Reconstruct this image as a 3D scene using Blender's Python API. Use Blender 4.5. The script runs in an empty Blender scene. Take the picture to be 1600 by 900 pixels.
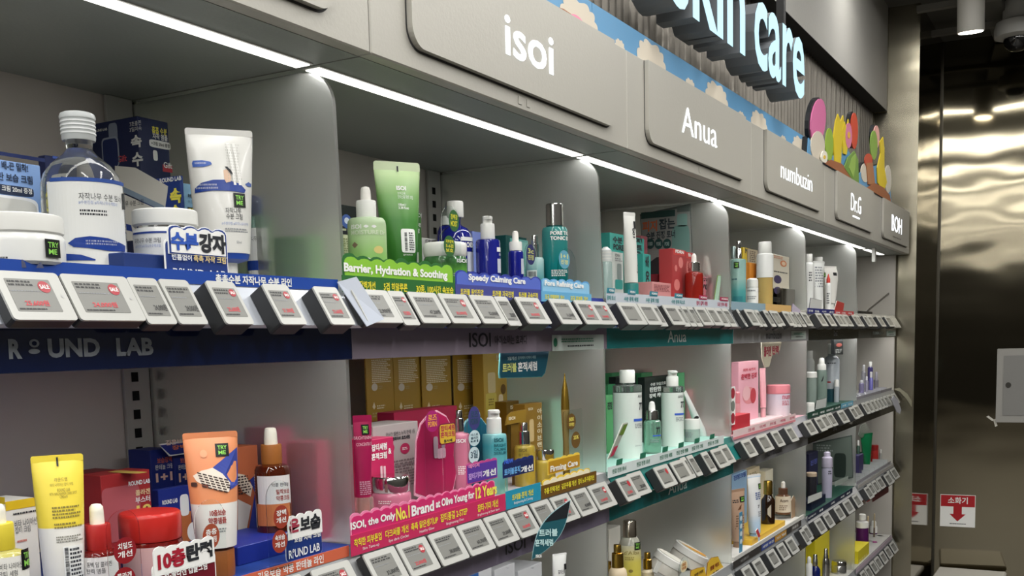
import bpy, bmesh, math, random
from mathutils import Vector
import numpy as np
random.seed(4)
PI=math.pi
SC=bpy.context.scene
COL=SC.collection
# ---------------------------------------------------------------- camera
CW=.9                                   # bay width in metres
CX,CY,CZ=-1.3578*CW,-1.0037*CW,-.4494*CW
YAW,PIT,ROL=1.0543,-.1107,-.0249
F,PY=1635.96,717.94                     # focal length and optical centre row, in pixels of a 1600 wide frame
vf=Vector((math.cos(PIT)*math.sin(YAW),math.cos(PIT)*math.cos(YAW),math.sin(PIT)))
vr=Vector((math.cos(YAW),-math.sin(YAW),0)); vu=vr.cross(vf)
_c,_s=math.cos(ROL),math.sin(ROL)
vr,vu=_c*vr+_s*vu,-_s*vr+_c*vu
CP=Vector((CX,CY,CZ))
cam=bpy.data.cameras.new('camera'); co=bpy.data.objects.new('camera',cam); COL.objects.link(co)
from mathutils import Matrix
co.matrix_world=Matrix(((vr.x,vu.x,-vf.x,CX),(vr.y,vu.y,-vf.y,CY),(vr.z,vu.z,-vf.z,CZ),(0,0,0,1)))
cam.sensor_width=36; cam.lens=F/1600*36; cam.shift_y=(PY-450)/1600; cam.clip_start=.05
SC.camera=co
# ---------------------------------------------------------------- world, exposure, lights
SC.view_settings.view_transform='Standard'; SC.view_settings.look='None'
SC.view_settings.gamma=1; SC.view_settings.use_curve_mapping=False
SC.view_settings.exposure=0.28
w=bpy.data.worlds.new('world'); SC.world=w; w.use_nodes=True
w.node_tree.nodes['Background'].inputs[0].default_value=(.62,.64,.66,1)
w.node_tree.nodes['Background'].inputs[1].default_value=.30
LED=9.0          # emission of the shelf light strips
LAMP=19.0         # emission of the ceiling lamps
CEIL=1.25; FLOOR=-2.0
# ---------------------------------------------------------------- materials
def lin(h):
    h=h.lstrip('#'); o=[]
    for i in (0,2,4):
        v=int(h[i:i+2],16)/255; o.append(v/12.92 if v<=.04045 else ((v+.055)/1.055)**2.4)
    return (*o,1)
_M={}
def mat(h,rough=.5,metal=0,trans=0,emit=0,ior=1.45,coat=0,alpha=1,spec=None):
    k=(h,rough,metal,trans,emit,ior,coat,alpha,spec)
    if k in _M: return _M[k]
    m=bpy.data.materials.new('m'); m.use_nodes=True; b=m.node_tree.nodes['Principled BSDF']; I=b.inputs
    I['Base Color'].default_value=lin(h); I['Roughness'].default_value=rough; I['Metallic'].default_value=metal
    I['Transmission Weight'].default_value=trans; I['IOR'].default_value=ior; I['Coat Weight'].default_value=coat
    I['Alpha'].default_value=alpha
    if spec is not None: I['Specular IOR Level'].default_value=spec
    if emit: I['Emission Color'].default_value=lin(h); I['Emission Strength'].default_value=emit
    _M[k]=m; return m
def grad(stops,rough=.4,trans=0,axis=2):
    """colour bands printed along the height of a product: stops = [(0..1, '#hex')]"""
    m=bpy.data.materials.new('m_bands'); m.use_nodes=True; nt=m.node_tree; b=nt.nodes['Principled BSDF']
    tc=nt.nodes.new('ShaderNodeTexCoord'); sp=nt.nodes.new('ShaderNodeSeparateXYZ'); cr=nt.nodes.new('ShaderNodeValToRGB')
    nt.links.new(tc.outputs['Generated'],sp.inputs[0]); nt.links.new(sp.outputs[axis],cr.inputs[0]); nt.links.new(cr.outputs[0],b.inputs['Base Color'])
    e=cr.color_ramp.elements
    while len(e)<len(stops): e.new(.5)
    for el,(p,h) in zip(e,stops): el.position=p; el.color=lin(h)
    b.inputs['Roughness'].default_value=rough; b.inputs['Transmission Weight'].default_value=trans
    return m
def noisy(h,rough,metal,nscale,bump,stretch=(1,1,1),var=0.0,aniso=0):
    m=bpy.data.materials.new('m_noise'); m.use_nodes=True; nt=m.node_tree; b=nt.nodes['Principled BSDF']
    b.inputs['Base Color'].default_value=lin(h); b.inputs['Roughness'].default_value=rough; b.inputs['Metallic'].default_value=metal
    tc=nt.nodes.new('ShaderNodeTexCoord'); mp=nt.nodes.new('ShaderNodeMapping'); no=nt.nodes.new('ShaderNodeTexNoise'); bp=nt.nodes.new('ShaderNodeBump')
    mp.inputs['Scale'].default_value=stretch; no.inputs['Scale'].default_value=nscale; no.inputs['Detail'].default_value=2
    nt.links.new(tc.outputs['Object'],mp.inputs[0]); nt.links.new(mp.outputs[0],no.inputs['Vector'])
    nt.links.new(no.outputs[0],bp.inputs['Height']); bp.inputs['Strength'].default_value=bump; bp.inputs['Distance'].default_value=.02
    nt.links.new(bp.outputs[0],b.inputs['Normal'])
    if var:
        mx=nt.nodes.new('ShaderNodeMapRange'); mx.inputs['To Min'].default_value=rough-var; mx.inputs['To Max'].default_value=rough+var
        nt.links.new(no.outputs[0],mx.inputs[0]); nt.links.new(mx.outputs[0],b.inputs['Roughness'])
    if aniso:
        b.inputs['Anisotropic'].default_value=aniso
    return m
WHITE=mat('#e9e9e4',.35); CREAM=mat('#e6e3d6',.4); BLACK=mat('#101214',.4); INK=mat('#2a2d33',.6); GREYINK=mat('#8a8d92',.6)
NAVY=mat('#12204f',.4); BLUE=mat('#15398c',.4); RED=mat('#b31d26',.35); CHROME=mat('#d6d6d4',.12,1); GOLD=mat('#c9a24a',.22,1)
YEL=mat('#f2dc3a',.5); PWHITE=mat('#f5f5f2',.6)
CLEAR=mat('#ffffff',.03,0,1,0,1.4); 
ACRYL=mat('#f4faf8',.02,0,1,0,1.1)
def frosted():
    m=bpy.data.materials.new('frosted_acrylic'); m.use_nodes=True; nt=m.node_tree; nt.nodes.remove(nt.nodes['Principled BSDF'])
    out=nt.nodes['Material Output']
    g=nt.nodes.new('ShaderNodeBsdfRefraction'); g.inputs['Roughness'].default_value=.48; g.inputs['IOR'].default_value=1.25; g.inputs['Color'].default_value=(.95,.97,.95,1)
    d=nt.nodes.new('ShaderNodeBsdfDiffuse'); d.inputs['Color'].default_value=(.62,.62,.59,1)
    t=nt.nodes.new('ShaderNodeBsdfTranslucent'); t.inputs['Color'].default_value=(.64,.64,.61,1)
    s=nt.nodes.new('ShaderNodeBsdfGlossy'); s.inputs['Roughness'].default_value=.33; s.inputs['Color'].default_value=(.9,.9,.9,1)
    m1=nt.nodes.new('ShaderNodeMixShader'); m2=nt.nodes.new('ShaderNodeMixShader'); m3=nt.nodes.new('ShaderNodeMixShader')
    m1.inputs[0].default_value=.35; nt.links.new(d.outputs[0],m1.inputs[1]); nt.links.new(t.outputs[0],m1.inputs[2])
    m2.inputs[0].default_value=.84; nt.links.new(m1.outputs[0],m2.inputs[1]); nt.links.new(g.outputs[0],m2.inputs[2])
    m3.inputs[0].default_value=.14; nt.links.new(m2.outputs[0],m3.inputs[1]); nt.links.new(s.outputs[0],m3.inputs[2])
    nt.links.new(m3.outputs[0],out.inputs[0]); return m
FROST=frosted()
# ---------------------------------------------------------------- pixel <-> place
def XL(u,y,z):
    a=vr-vf*((u-800)/F); return CX-(a.y*(y-CY)+a.z*(z-CZ))/a.x
def YX(u,x,z):
    a=vr-vf*((u-800)/F); return CY-(a.x*(x-CX)+a.z*(z-CZ))/a.y
def ZL(v,x,y):
    b=vu-vf*((PY-v)/F); return CZ-(b.x*(x-CX)+b.y*(y-CY))/b.z
def PR(x,y,z):
    d=Vector((x,y,z))-CP; w=d.dot(vf); return 800+F*d.dot(vr)/w, PY-F*d.dot(vu)/w, w
def RAY(u,v): return vf+vr*((u-800)/F)-vu*((v-PY)/F)
def AT(u,v,y):
    d=RAY(u,v); return CP+d*((y-CY)/d.y)
def ACAM(x,y): return math.atan2(CX-x,y-CY)
# ---------------------------------------------------------------- things and meshes
ORG={}
def area(name,x,y,z,sx,sy,L,parent,col=(1,.99,.96)):
    """rectangular lamp light facing down, L = brightness of its face"""
    l=bpy.data.lights.new(name,'AREA'); l.shape='RECTANGLE'; l.size=sx; l.size_y=sy; l.energy=L*PI*sx*sy; l.color=col
    o=bpy.data.objects.new(name,l); COL.objects.link(o); o.parent=parent
    o.location=Vector((x,y,z))-ORG[parent.name]; return o
def props(o,label,cat,group=None,kind=None):
    if label: o['label']=label
    if cat: o['category']=cat
    if group: o['group']=group
    if kind: o['kind']=kind
def thing(name,label,cat,loc,group=None):
    o=bpy.data.objects.new(name,None); COL.objects.link(o); o.location=loc; o.empty_display_size=.02
    props(o,label,cat,group); ORG[o.name]=Vector(loc); return o
def mesh(name,V,Fc,m,parent=None,smooth=0,org=None,label=None):
    o0=ORG[parent.name] if parent is not None else Vector(org if org is not None else (0,0,0))
    me=bpy.data.meshes.new(name); me.from_pydata([(v[0]-o0.x,v[1]-o0.y,v[2]-o0.z) for v in V],[],Fc)
    me.materials.append(m)
    if smooth:
        me.shade_smooth(); me.set_sharp_from_angle(angle=math.radians(smooth))
    o=bpy.data.objects.new(name,me); COL.objects.link(o)
    if parent is not None: o.parent=parent
    else: o.location=o0
    ORG[o.name]=o0
    if label: o['label']=label
    return o
def box(name,x0,y0,z0,x1,y1,z1,m,parent=None,bev=0,seg=1,**k):
    bm=bmesh.new(); vs=[bm.verts.new(c) for c in ((x0,y0,z0),(x1,y0,z0),(x1,y1,z0),(x0,y1,z0),(x0,y0,z1),(x1,y0,z1),(x1,y1,z1),(x0,y1,z1))]
    for f in ((3,2,1,0),(4,5,6,7),(0,1,5,4),(1,2,6,5),(2,3,7,6),(3,0,4,7)): bm.faces.new([vs[i] for i in f])
    if bev: bmesh.ops.bevel(bm,geom=bm.edges[:],offset=bev,segments=seg,affect='EDGES')
    bm.verts.index_update()
    V=[v.co.copy() for v in bm.verts]; Fc=[[v.index for v in f.verts] for f in bm.faces]; bm.free()
    return mesh(name,V,Fc,m,parent,smooth=40 if seg>1 else 0,**k)
def lathe_vf(prof,X,Y,zb,seg):
    V=[];Fc=[]
    for r,z in prof:
        for i in range(seg):
            a=2*PI*i/seg; V.append((X+r*math.cos(a),Y+r*math.sin(a),zb+z))
    for j in range(len(prof)-1):
        for i in range(seg):
            a=j*seg+i;b=j*seg+(i+1)%seg; Fc.append((a,a+seg,b+seg,b) if prof[j][1]>prof[j+1][1] or True else (a,b,b+seg,a+seg))
    Fc.append(list(range(seg))); n=(len(prof)-1)*seg; Fc.append([n+i for i in range(seg)][::-1])
    return V,Fc
def lathe(name,prof,m,parent,X,Y,zb,seg=28,smooth=35,**k):
    """prof from top to bottom, (radius, height)"""
    V,Fc=lathe_vf(prof,X,Y,zb,seg)
    return mesh(name,V,Fc,m,parent,smooth=smooth,**k)
# ---------------------------------------------------------------- surface maps
class PM:
    """plane through O with in-plane axes ex, ez"""
    def __init__(s,O,ang=0,ez=(0,0,1)):
        s.O=Vector(O); s.ex=Vector((math.cos(ang),math.sin(ang),0)); s.ez=Vector(ez).normalized(); s.N=s.ex.cross(s.ez).normalized()
    def inv(s,u,v):
        d=RAY(u,v); t=(s.O-CP).dot(s.N)/d.dot(s.N); p=CP+d*t-s.O; return p.dot(s.ex),p.dot(s.ez)
    def fwd(s,a,b,l=0): return s.O+s.ex*a+s.ez*b+s.N*l
    curved=False
class CM:
    curved=True
    def __init__(s,X,Y,zb,R,rf=None): s.X,s.Y,s.zb,s.R,s.rf=X,Y,zb,R,rf; s.a0=ACAM(X,Y)
    def inv(s,u,v):
        z=ZL(v,s.X+s.R*math.sin(s.a0),s.Y-s.R*math.cos(s.a0)); uc,_,w=PR(s.X,s.Y,z)
        q=max(-.97,min(.97,(u-uc)*w/F/s.R)); return s.R*math.asin(q),z-s.zb
    def fwd(s,a,b,l=0):
        R=(s.rf(b) if s.rf else s.R)+l; t=s.a0+a/s.R
        return Vector((s.X+R*math.sin(t),s.Y-R*math.cos(t),s.zb+b))
class TM(PM):
    curved=True
    def __init__(s,O,ang,fn): PM.__init__(s,O,ang); s.fn=fn
    def fwd(s,a,b,l=0):
        c,A,B=s.fn(b); q=max(-.98,min(.98,(a-c)/A)); return s.O+s.ex*a+s.ez*b+s.N*(B*math.sqrt(1-q*q)+l)
def pxr(m,u0,v0,u1,v1):
    um,vm=(u0+u1)/2,(v0+v1)/2
    a0,a1=m.inv(u0,vm)[0],m.inv(u1,vm)[0]; b1,b0=m.inv(um,v0)[1],m.inv(um,v1)[1]
    return a0,b0,a1,b1
def grid(name,m,a0,b0,a1,b1,mt,parent,lift,fn=None,**k):
    n=max(1,int(abs(a1-a0)/.004)) if m.curved else 1; q=2 if m.curved else 1
    V=[];Fc=[]
    for j in range(q+1):
        for i in range(n+1): V.append(m.fwd(a0+(a1-a0)*i/n,b0+(b1-b0)*j/q,lift))
    for j in range(q):
        for i in range(n): p=j*(n+1)+i; Fc.append((p,p+1,p+n+2,p+n+1))
    return mesh(name,V,Fc,mt,parent,**k)
def rect(name,m,u0,v0,u1,v1,mt,parent,lift=.0004,**k):
    return grid(name,m,*pxr(m,u0,v0,u1,v1),mt,parent,lift,**k)
def ell(name,m,u0,v0,u1,v1,mt,parent,lift=.0005,n=24,p=2,**k):
    a0,b0,a1,b1=pxr(m,u0,v0,u1,v1); V=[m.fwd((a0+a1)/2,(b0+b1)/2,lift)];Fc=[]
    R=2 if m.curved else 1
    for j in range(1,R+1):
        for i in range(n):
            t=2*PI*i/n; c,s=math.cos(t),math.sin(t)
            c=math.copysign(abs(c)**(2/p),c); s=math.copysign(abs(s)**(2/p),s)
            V.append(m.fwd((a0+a1)/2+(a1-a0)/2*c*j/R,(b0+b1)/2+(b1-b0)/2*s*j/R,lift))
    for i in range(n): Fc.append((0,1+i,1+(i+1)%n))
    for j in range(1,R):
        for i in range(n): a=1+(j-1)*n+i;b=1+(j-1)*n+(i+1)%n; Fc.append((a,a+n,b+n,b))
    return mesh(name,V,Fc,mt,parent,**k)
def polyd(name,m,pts,mt,parent,lift=.0005,**k):
    """flat printed shape, pts in pixels on the surface"""
    if m.curved:
        bm=bmesh.new(); f=bm.faces.new([bm.verts.new((*m.inv(u,v),0)) for u,v in pts]); bmesh.ops.triangulate(bm,faces=[f])
        for _ in range(4):
            L=[e for e in bm.edges if e.calc_length()>.0035]
            if not L: break
            bmesh.ops.subdivide_edges(bm,edges=L,cuts=1)
        bmesh.ops.triangulate(bm,faces=bm.faces[:])
        bm.verts.index_update(); V=[m.fwd(v.co.x,v.co.y,lift) for v in bm.verts]; Fc=[[v.index for v in f.verts] for f in bm.faces]; bm.free()
        return mesh(name,V,Fc,mt,parent,**k)
    V=[m.fwd(*m.inv(u,v),lift) for u,v in pts]; return mesh(name,V,[list(range(len(V)))],mt,parent,**k)
_T={}
_keep=bpy.data.curves.new('font_holder','FONT')
def tmesh(body,bold):
    k=(body,bold)
    if k in _T: return _T[k]
    c=bpy.data.curves.new('t','FONT'); c.body=body; c.offset=bold; c.resolution_u=3
    o=bpy.data.objects.new('t',c); me=bpy.data.meshes.new_from_object(o)
    V=np.array([v.co[:2] for v in me.vertices]).reshape(-1,2); Fc=[list(p.vertices) for p in me.polygons]
    bpy.data.objects.remove(o); bpy.data.curves.remove(c); bpy.data.meshes.remove(me)
    lo=V.min(0); hi=V.max(0); _T[k]=((V-lo)/(hi-lo),Fc,(hi-lo)); return _T[k]
def textm(m,body,a0,b0,a1,b1,mt,parent,bold=.02,lift=.0008,name='lettering',rot=0,ext=0,**k):
    V,Fc,sz=tmesh(body,bold)
    if rot==0: P=[m.fwd(a0+(a1-a0)*x,b0+(b1-b0)*y,lift) for x,y in V]
    elif rot==-90: P=[m.fwd(a0+(a1-a0)*y,b1-(b1-b0)*x,lift) for x,y in V]
    else: P=[m.fwd(a1-(a1-a0)*y,b0+(b1-b0)*x,lift) for x,y in V]
    return mesh(name,P,Fc,mt,parent,**k)
def text(m,body,u0,v0,u1,v1,mt,parent,bold=.02,**k):
    return textm(m,body,*pxr(m,u0,v0,u1,v1),mt,parent,bold,**k)
def mtext(m,body,a0,b0,h,mt,parent,wmax=None,align=0,**k):
    sz=tmesh(body,k.get('bold',.02))[2]; w=h*sz[0]/sz[1]
    if wmax: w=min(w,wmax)
    a=a0-w*align; return textm(m,body,a,b0,a+w,b0+h,mt,parent,**k)
def dashes(m,u0,v0,u1,v1,rows,mt,parent,lift=.0007,fill=.72,name='fine_print',dens=9,px=True,vert=False):
    a0,b0,a1,b1=pxr(m,u0,v0,u1,v1) if px else (u0,v0,u1,v1)
    V=[];Fc=[]
    H=(b1-b0)/rows
    for r in range(rows):
        y0=b1-(r+.78)*H; y1=b1-(r+.22)*H; x=a0; end=a1-(a1-a0)*random.random()*.25*(rows>1)
        while x<end:
            w=(a1-a0)/dens*random.uniform(.4,1.3); x2=min(x+w*fill,end)
            n=len(V)
            V+=[m.fwd(x,y0,lift),m.fwd(x2,y0,lift),m.fwd(x2,y1,lift),m.fwd(x,y1,lift)]; Fc.append((n,n+1,n+2,n+3)); x+=w
    return mesh(name,V,Fc,mt,parent)
def bars(m,u0,v0,u1,v1,n,mt,parent,lift=.0009,name='barcode',vert=True,px=True):
    a0,b0,a1,b1=pxr(m,u0,v0,u1,v1) if px else (u0,v0,u1,v1); V=[];Fc=[]
    for i in range(n):
        t=random.uniform(.25,.7)
        if vert: q=(a0+(a1-a0)*i/n,b0,a0+(a1-a0)*(i+t)/n,b1)
        else: q=(a0,b0+(b1-b0)*i/n,a1,b0+(b1-b0)*(i+t)/n)
        k=len(V); V+=[m.fwd(q[0],q[1],lift),m.fwd(q[2],q[1],lift),m.fwd(q[2],q[3],lift),m.fwd(q[0],q[3],lift)]; Fc.append((k,k+1,k+2,k+3))
    return mesh(name,V,Fc,mt,parent)
TG=mat('#8fd45a',.5)
def tryme(m,u0,v0,u1,v1,parent,lift=.0012):
    s=rect('sticker',m,u0,v0,u1,v1,BLACK,parent,lift=lift,label='black sticker reading TRY ME')
    w,h=u1-u0,v1-v0
    text(m,'TRY',u0+w*.16,v0+h*.16,u1-w*.14,v0+h*.46,TG,s,lift=lift+.0004); text(m,'ME',u0+w*.22,v0+h*.54,u1-w*.22,v0+h*.84,TG,s,lift=lift+.0004)
# plates: outline in (a,b) of a plane, extruded backwards
def plate(name,m,pts,th,mt,parent=None,lift=0,**k):
    n=len(pts); V=[m.fwd(a,b,lift) for a,b in pts]+[m.fwd(a,b,lift-th) for a,b in pts]
    Fc=[list(range(n)),[2*n-1-i for i in range(n)]]+[(i,i+n,(i+1)%n+n,(i+1)%n) for i in range(n)]
    return mesh(name,V,Fc,mt,parent,**k)
def rr(a0,b0,a1,b1,r,n=5,cor=(1,1,1,1)):
    P=[]
    for (cx,cy,t0),c in zip(((a1-r,b1-r,0),(a0+r,b1-r,90),(a0+r,b0+r,180),(a1-r,b0+r,270)),cor):
        if not c: P.append((cx+(r if t0 in(0,270) else -r),cy+(r if t0 in (0,90) else -r))); continue
        for i in range(n+1):
            t=math.radians(t0+90*i/n); P.append((cx+r*math.cos(t),cy+r*math.sin(t)))
    return P
def scal(a0,b0,a1,b1,n,amp):
    """board with a scalloped, word-hugging top edge"""
    P=[(a1,b0),(a1,b1-amp)]
    for i in range(n):
        x1=a1-(a1-a0)*i/n; x0=a1-(a1-a0)*(i+1)/n; q=amp*random.uniform(.75,1.2)
        for j in range(1,6): t=PI*j/6; P.append(((x0+x1)/2+(x1-x0)/2*math.cos(t),b1-amp+q*math.sin(t)))
    P+=[(a0,b1-amp),(a0,b0)]; return P
RZ=[-.312,-.697,-1.082,-1.467]
def base(row,lift=0): return RZ[row]+lift
# ---------------------------------------------------------------- product builders
class IT: pass
def turned(name,label,cat,uc,y,row,parts,vm=None,R=None,bl=0,group=None,seg=28):
    """parts: (part name, material, [(half width px, v px or 'B')...]) listed top to bottom, outline read off the photo"""
    zs=base(row,bl); vm=vm or 480
    X=XL(uc,y,zs+.05); w=PR(X,y,zs+.05)[2]; k=w/F
    t=thing(name,label,cat,(X,y,zs),group); o=IT(); o.t=t;o.X=X;o.Y=y;o.zs=zs;o.k=k;o.p={}
    rmax=0
    for nm,mt,pf in parts:
        pr=[(max(r*k,.0003),0 if v=='B' else ZL(v,X,y)-zs) for r,v in pf]
        q=lathe(nm,pr,mt,t,X,y,zs,seg=seg); o.p[nm]=q; rmax=max(r for r,_ in pr)
        o.R=rmax
    o.R=R*k if R else o.R
    o.m=CM(X,y,zs,o.R); return o
def carton(name,label,uL,uC,uR,vC,y,row,mt,bl=0,dep=None,group=None,bev=.0008,cat='box',vbot=None):
    zs=base(row,bl); kb=int((XL((uC+uR)/2,.06,zs+.05)+.9)//.9); lim=[0,.9,1.8,2.7,3.6,4.535][max(0,min(5,kb))]-.006
    for _ in range(40):                       # keep the carton on its own side of the divider
        if XL(uR,y,zs+.05)<=lim or y<.08: break
        y-=.008
    xC=XL(uC,y,zs+.05); zt=ZL(vC,xC,y); zm=(zs+zt)/2
    xR=XL(uR,y,zm); d=dep or (YX(uL,xC,zm)-y)
    t=thing(name,label,cat,(xC,y,zs),group); o=IT(); o.t=t
    o.b=box('carton',xC,y,zs,xR,y+d,zt,mt,t,bev=bev)
    o.F=PM((xC,y,zs)); o.L=PM((xC,y,zs),-PI/2); o.T=PM((xC,y,zt),0,(0,1,0)); o.x0,o.x1,o.d,o.zt,o.zs,o.y=xC,xR,d,zt,zs,y; return o
def tube(name,label,uT,vT,uB,vB,y,row,mt,capm,cap,face=.8,crimp=.05,bl=0,crm=None,cr=None,group=None):
    """uT=(left,right) at the crimp, uB=(left,right) at the shoulder; cap=[(half px, v)...] down to 'B'"""
    zs=base(row,bl); ub=sum(uB)/2; X=XL(ub,y,zs+.03); a=ACAM(X,y)*face; k=PR(X,y,zs+.1)[2]/F
    t=thing(name,label,'tube',(X,y,zs),group); zb=ZL(vB,X,y)-zs; zt=ZL(vT,X,y)-zs
    ca=math.cos(ACAM(X,y)-a); wt=(uT[1]-uT[0])/2*k/ca; wb=(uB[1]-uB[0])/2*k; P=PM((X,y,zs),a)
    sT=((sum(uT)/2)-PR(X,y,zs+zt)[0])*k/ca
    hc=(zt-zb)*crimp
    def fn(b):
        q=max(0,min(1,(zt-hc-b)/(zt-hc-zb))); return sT*(1-q),wt+(wb-wt)*q**1.15,.0012+(wb-.0012)*math.sin(PI/2*min(1,q*1.08))**.8
    V=[];Fc=[];n=32;J=14
    for j in range(J+1):
        b=zt-hc+(zb-zt+hc)*j/J; c,A,B=fn(b)
        for i in range(n):
            th=2*PI*i/n; p=P.O+P.ex*(c+A*math.cos(th))+P.ez*b-P.N*(B*math.sin(th)); V.append(p)
    for j in range(J):
        for i in range(n): q=j*n+i;r=j*n+(i+1)%n; Fc.append((q,r,r+n,q+n))
    Fc.append(list(range(n))[::-1]); Fc.append([J*n+i for i in range(n)])
    o=IT(); o.t=t; o.b=mesh('tube_body',V,Fc,mt,t,smooth=60)
    rad=min(wt*.12,hc*.4)
    o.c=plate('crimped_end',P,rr(sT-wt,zt-hc-.0005,sT+wt,zt,rad,cor=(1,1,0,0)),.0018,crm or mt,t,lift=.0009)
    V=[];Fc=[]
    for i in range(int(wt*2/.0022)):
        q=sT-wt+.002+i*.0022; k0=len(V)
        if q>sT+wt-.002: break
        V+=[P.fwd(q,zt-hc*.85,.0013),P.fwd(q+.0009,zt-hc*.85,.0013),P.fwd(q+.0009,zt-hc*.3,.0013),P.fwd(q,zt-hc*.3,.0013)]; Fc.append((k0,k0+1,k0+2,k0+3))
    pr=[(r*k,0 if v=='B' else min(zb,ZL(v,X,y)-zs)) for r,v in cap]; lathe('cap',pr,capm,t,X,y,zs)
    o.m=TM((X,y,zs),a,fn); o.X,o.Y,o.zs,o.k=X,y,zs,k; return o
def card(name,label,u0,v0,u1,v1,y,row,mt,edge=PWHITE,rad=.006,ang=0,zb=None,th=.0015,cat='sign',rim=.002,group=None,shape=None):
    zs=base(row) if zb is None else zb
    X=XL((u0+u1)/2,y,zs+.03); m=PM((X,y,zs),ang); a0,b0,a1,b1=pxr(m,u0,v0,u1,v1)
    t=thing(name,label,cat,(X,y,zs),group)
    pts=shape(a0,b0,a1,b1) if shape else rr(a0,b0,a1,b1,rad)
    o=IT(); o.t=t; o.m=m; o.box=(a0,b0,a1,b1)
    cx,cy=(a0+a1)/2,(b0+b1)/2; sx=1-2*rim/(a1-a0); sy=1-2*rim/(b1-b0)
    plate('card_edge',m,pts,th,edge,t); plate('card_face',m,[(cx+(a-cx)*sx,cy+(b-cy)*sy) for a,b in pts],.0004,mt,t,lift=.0006)
    return o
def standing(name,label,u0,v0,u1,v1,y,row,ovals,mt,tm,ang=0):
    """clear acrylic shelf talker with printed ovals; ovals=(u0,v0,u1,v1,[lines])"""
    zs=base(row); X=XL((u0+u1)/2,y,zs+.05); m=PM((X,y,zs),ang); a0,b0,a1,b1=pxr(m,u0,v0,u1,v1); b0=0
    t=thing(name,label,'shelf talker',(X,y,zs)); r=(a1-a0)/2*.98
    plate('clear_sheet',m,rr(a0,b0,a1,b1,r,8,(1,1,0,0)),.0008,ACRYL,t)
    plate('clear_foot',PM((X,y,zs),ang,(0,1,0)),rr(a0,0.0,a1,.02,.001,1),.0006,ACRYL,t,lift=.0008)
    for q in ovals:
        e=ell('oval_print',m,*q[:4],q[5] if len(q)>5 else mt,t,lift=.0003)
        L=q[4]; w=q[2]-q[0]; h=q[3]-q[1]
        for i,s in enumerate(L):
            hh=h*.62/len(L); v=q[1]+h*.2+i*hh
            text(m,s,q[0]+w*.18,v,q[2]-w*.18,v+hh*.8,tm,e,lift=.0006)
    return t
# ================================================================ THE SETTING
STEEL=noisy('#827b69',.065,1,1.0,.30,(1.1,1.1,2.0),.02)
def struct(name,x0,y0,z0,x1,y1,z1,m,**k):
    o=box(name,x0,y0,z0,x1,y1,z1,m,**k); o['kind']='structure'; return o
CONC=noisy('#6f6c66',.75,0,9,.1)
struct('floor',-12,-3.4,FLOOR-.05,6.2,1.2,FLOOR,noisy('#66625b',.35,0,3,.05))
struct('ceiling',-12,-3.4,CEIL,6.2,1.2,CEIL+.06,mat('#5d5c58',.8))
WT=math.radians(4)    # angle added to end wall and column so they mirror the lamp streaks
def plan(name,pts,z0,z1,m):
    n=len(pts); V=[(x,y,z0) for x,y in pts]+[(x,y,z1) for x,y in pts]
    Fc=[list(range(n))[::-1],[n+i for i in range(n)]]+[(i,(i+1)%n,(i+1)%n+n,i+n) for i in range(n)]
    o=mesh(name,V,Fc,m); o['kind']='structure'; return o
tw=math.tan(WT)
plan('wall_right',[(5.444,-.03),(5.444+tw*3.37,-3.4),(5.8,-3.4),(5.8,-.03)],FLOOR,CEIL,STEEL)
plan('wall_column',[(4.61,-.03),(5.9,-.03),(5.9,.9),(4.61-tw*.93,.9)],FLOOR,CEIL,STEEL)
plan('wall_column_bright_sheet',[(4.605,-.0302),(4.6095,-.0302),(4.6095-tw*.9,.87),(4.605-tw*.9,.87)],FLOOR,CEIL,noisy('#a39d8b',.2,1,1.2,.5,(1,1,2.4),.03))  # added thin sheet of paler, rougher steel to brighten this side of the column
struct('wall_back',-12,.52,FLOOR,4.585,.6,CEIL,mat('#55544f',.7))
struct('wall_aisle',-12,-3.46,FLOOR,6.2,-3.4,CEIL,mat('#4c4a46',.6))
struct('wall_left',-12.1,-3.4,FLOOR,-12,1.2,CEIL,mat('#35332f',.7))
# corner trim strip between column and end wall
struct('trim_1',5.434,-.038,FLOOR,5.446,-.028,CEIL,mat('#55524a',.4,1))
# slatted ceiling beams in the far corner
for i,y in enumerate((-.35,-.75,-1.15,-1.6)):
    struct(f'trim_{i+2}',3.2,y-.05,CEIL-.045,5.44,y+.05,CEIL,mat('#6f6e69',.6),bev=.004)
for i,x in enumerate((3.5,4.0,4.5,5.0)):
    struct(f'trim_{i+6}',x-.02,-3.3,CEIL-.075,x+.02,-.03,CEIL-.046,mat('#807e78',.6))
# corrugated metal wall above the gondola
V=[];Fc=[];n=1180;x0,x1=-1.0,4.585
for i in range(n+1):
    x=x0+(x1-x0)*i/n; y=.2+.014*math.cos(2*PI*x/.045)
    V+=[(x,y,.2),(x,y,.745)]
for i in range(n): Fc.append((2*i,2*i+2,2*i+3,2*i+1))
o=mesh('wall_corrugated',V,Fc,noisy('#77726a',.42,.6,30,.1),smooth=60); o['kind']='structure'
struct('wall_behind_corrugation',-1,.216,.2,4.585,.5,.745,mat('#3a3834',.8))
o=struct('wall_bulkhead',-1.2,.12,.733,4.572,.5,CEIL,noisy('#a5a39d',.75,0,120,.06))
struct('trim_10',-1.2,.1195,.7325,4.572,.2,.7345,mat('#1c1c1c',.7))  # near-black sheet covering the front of the bulkhead underside
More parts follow.
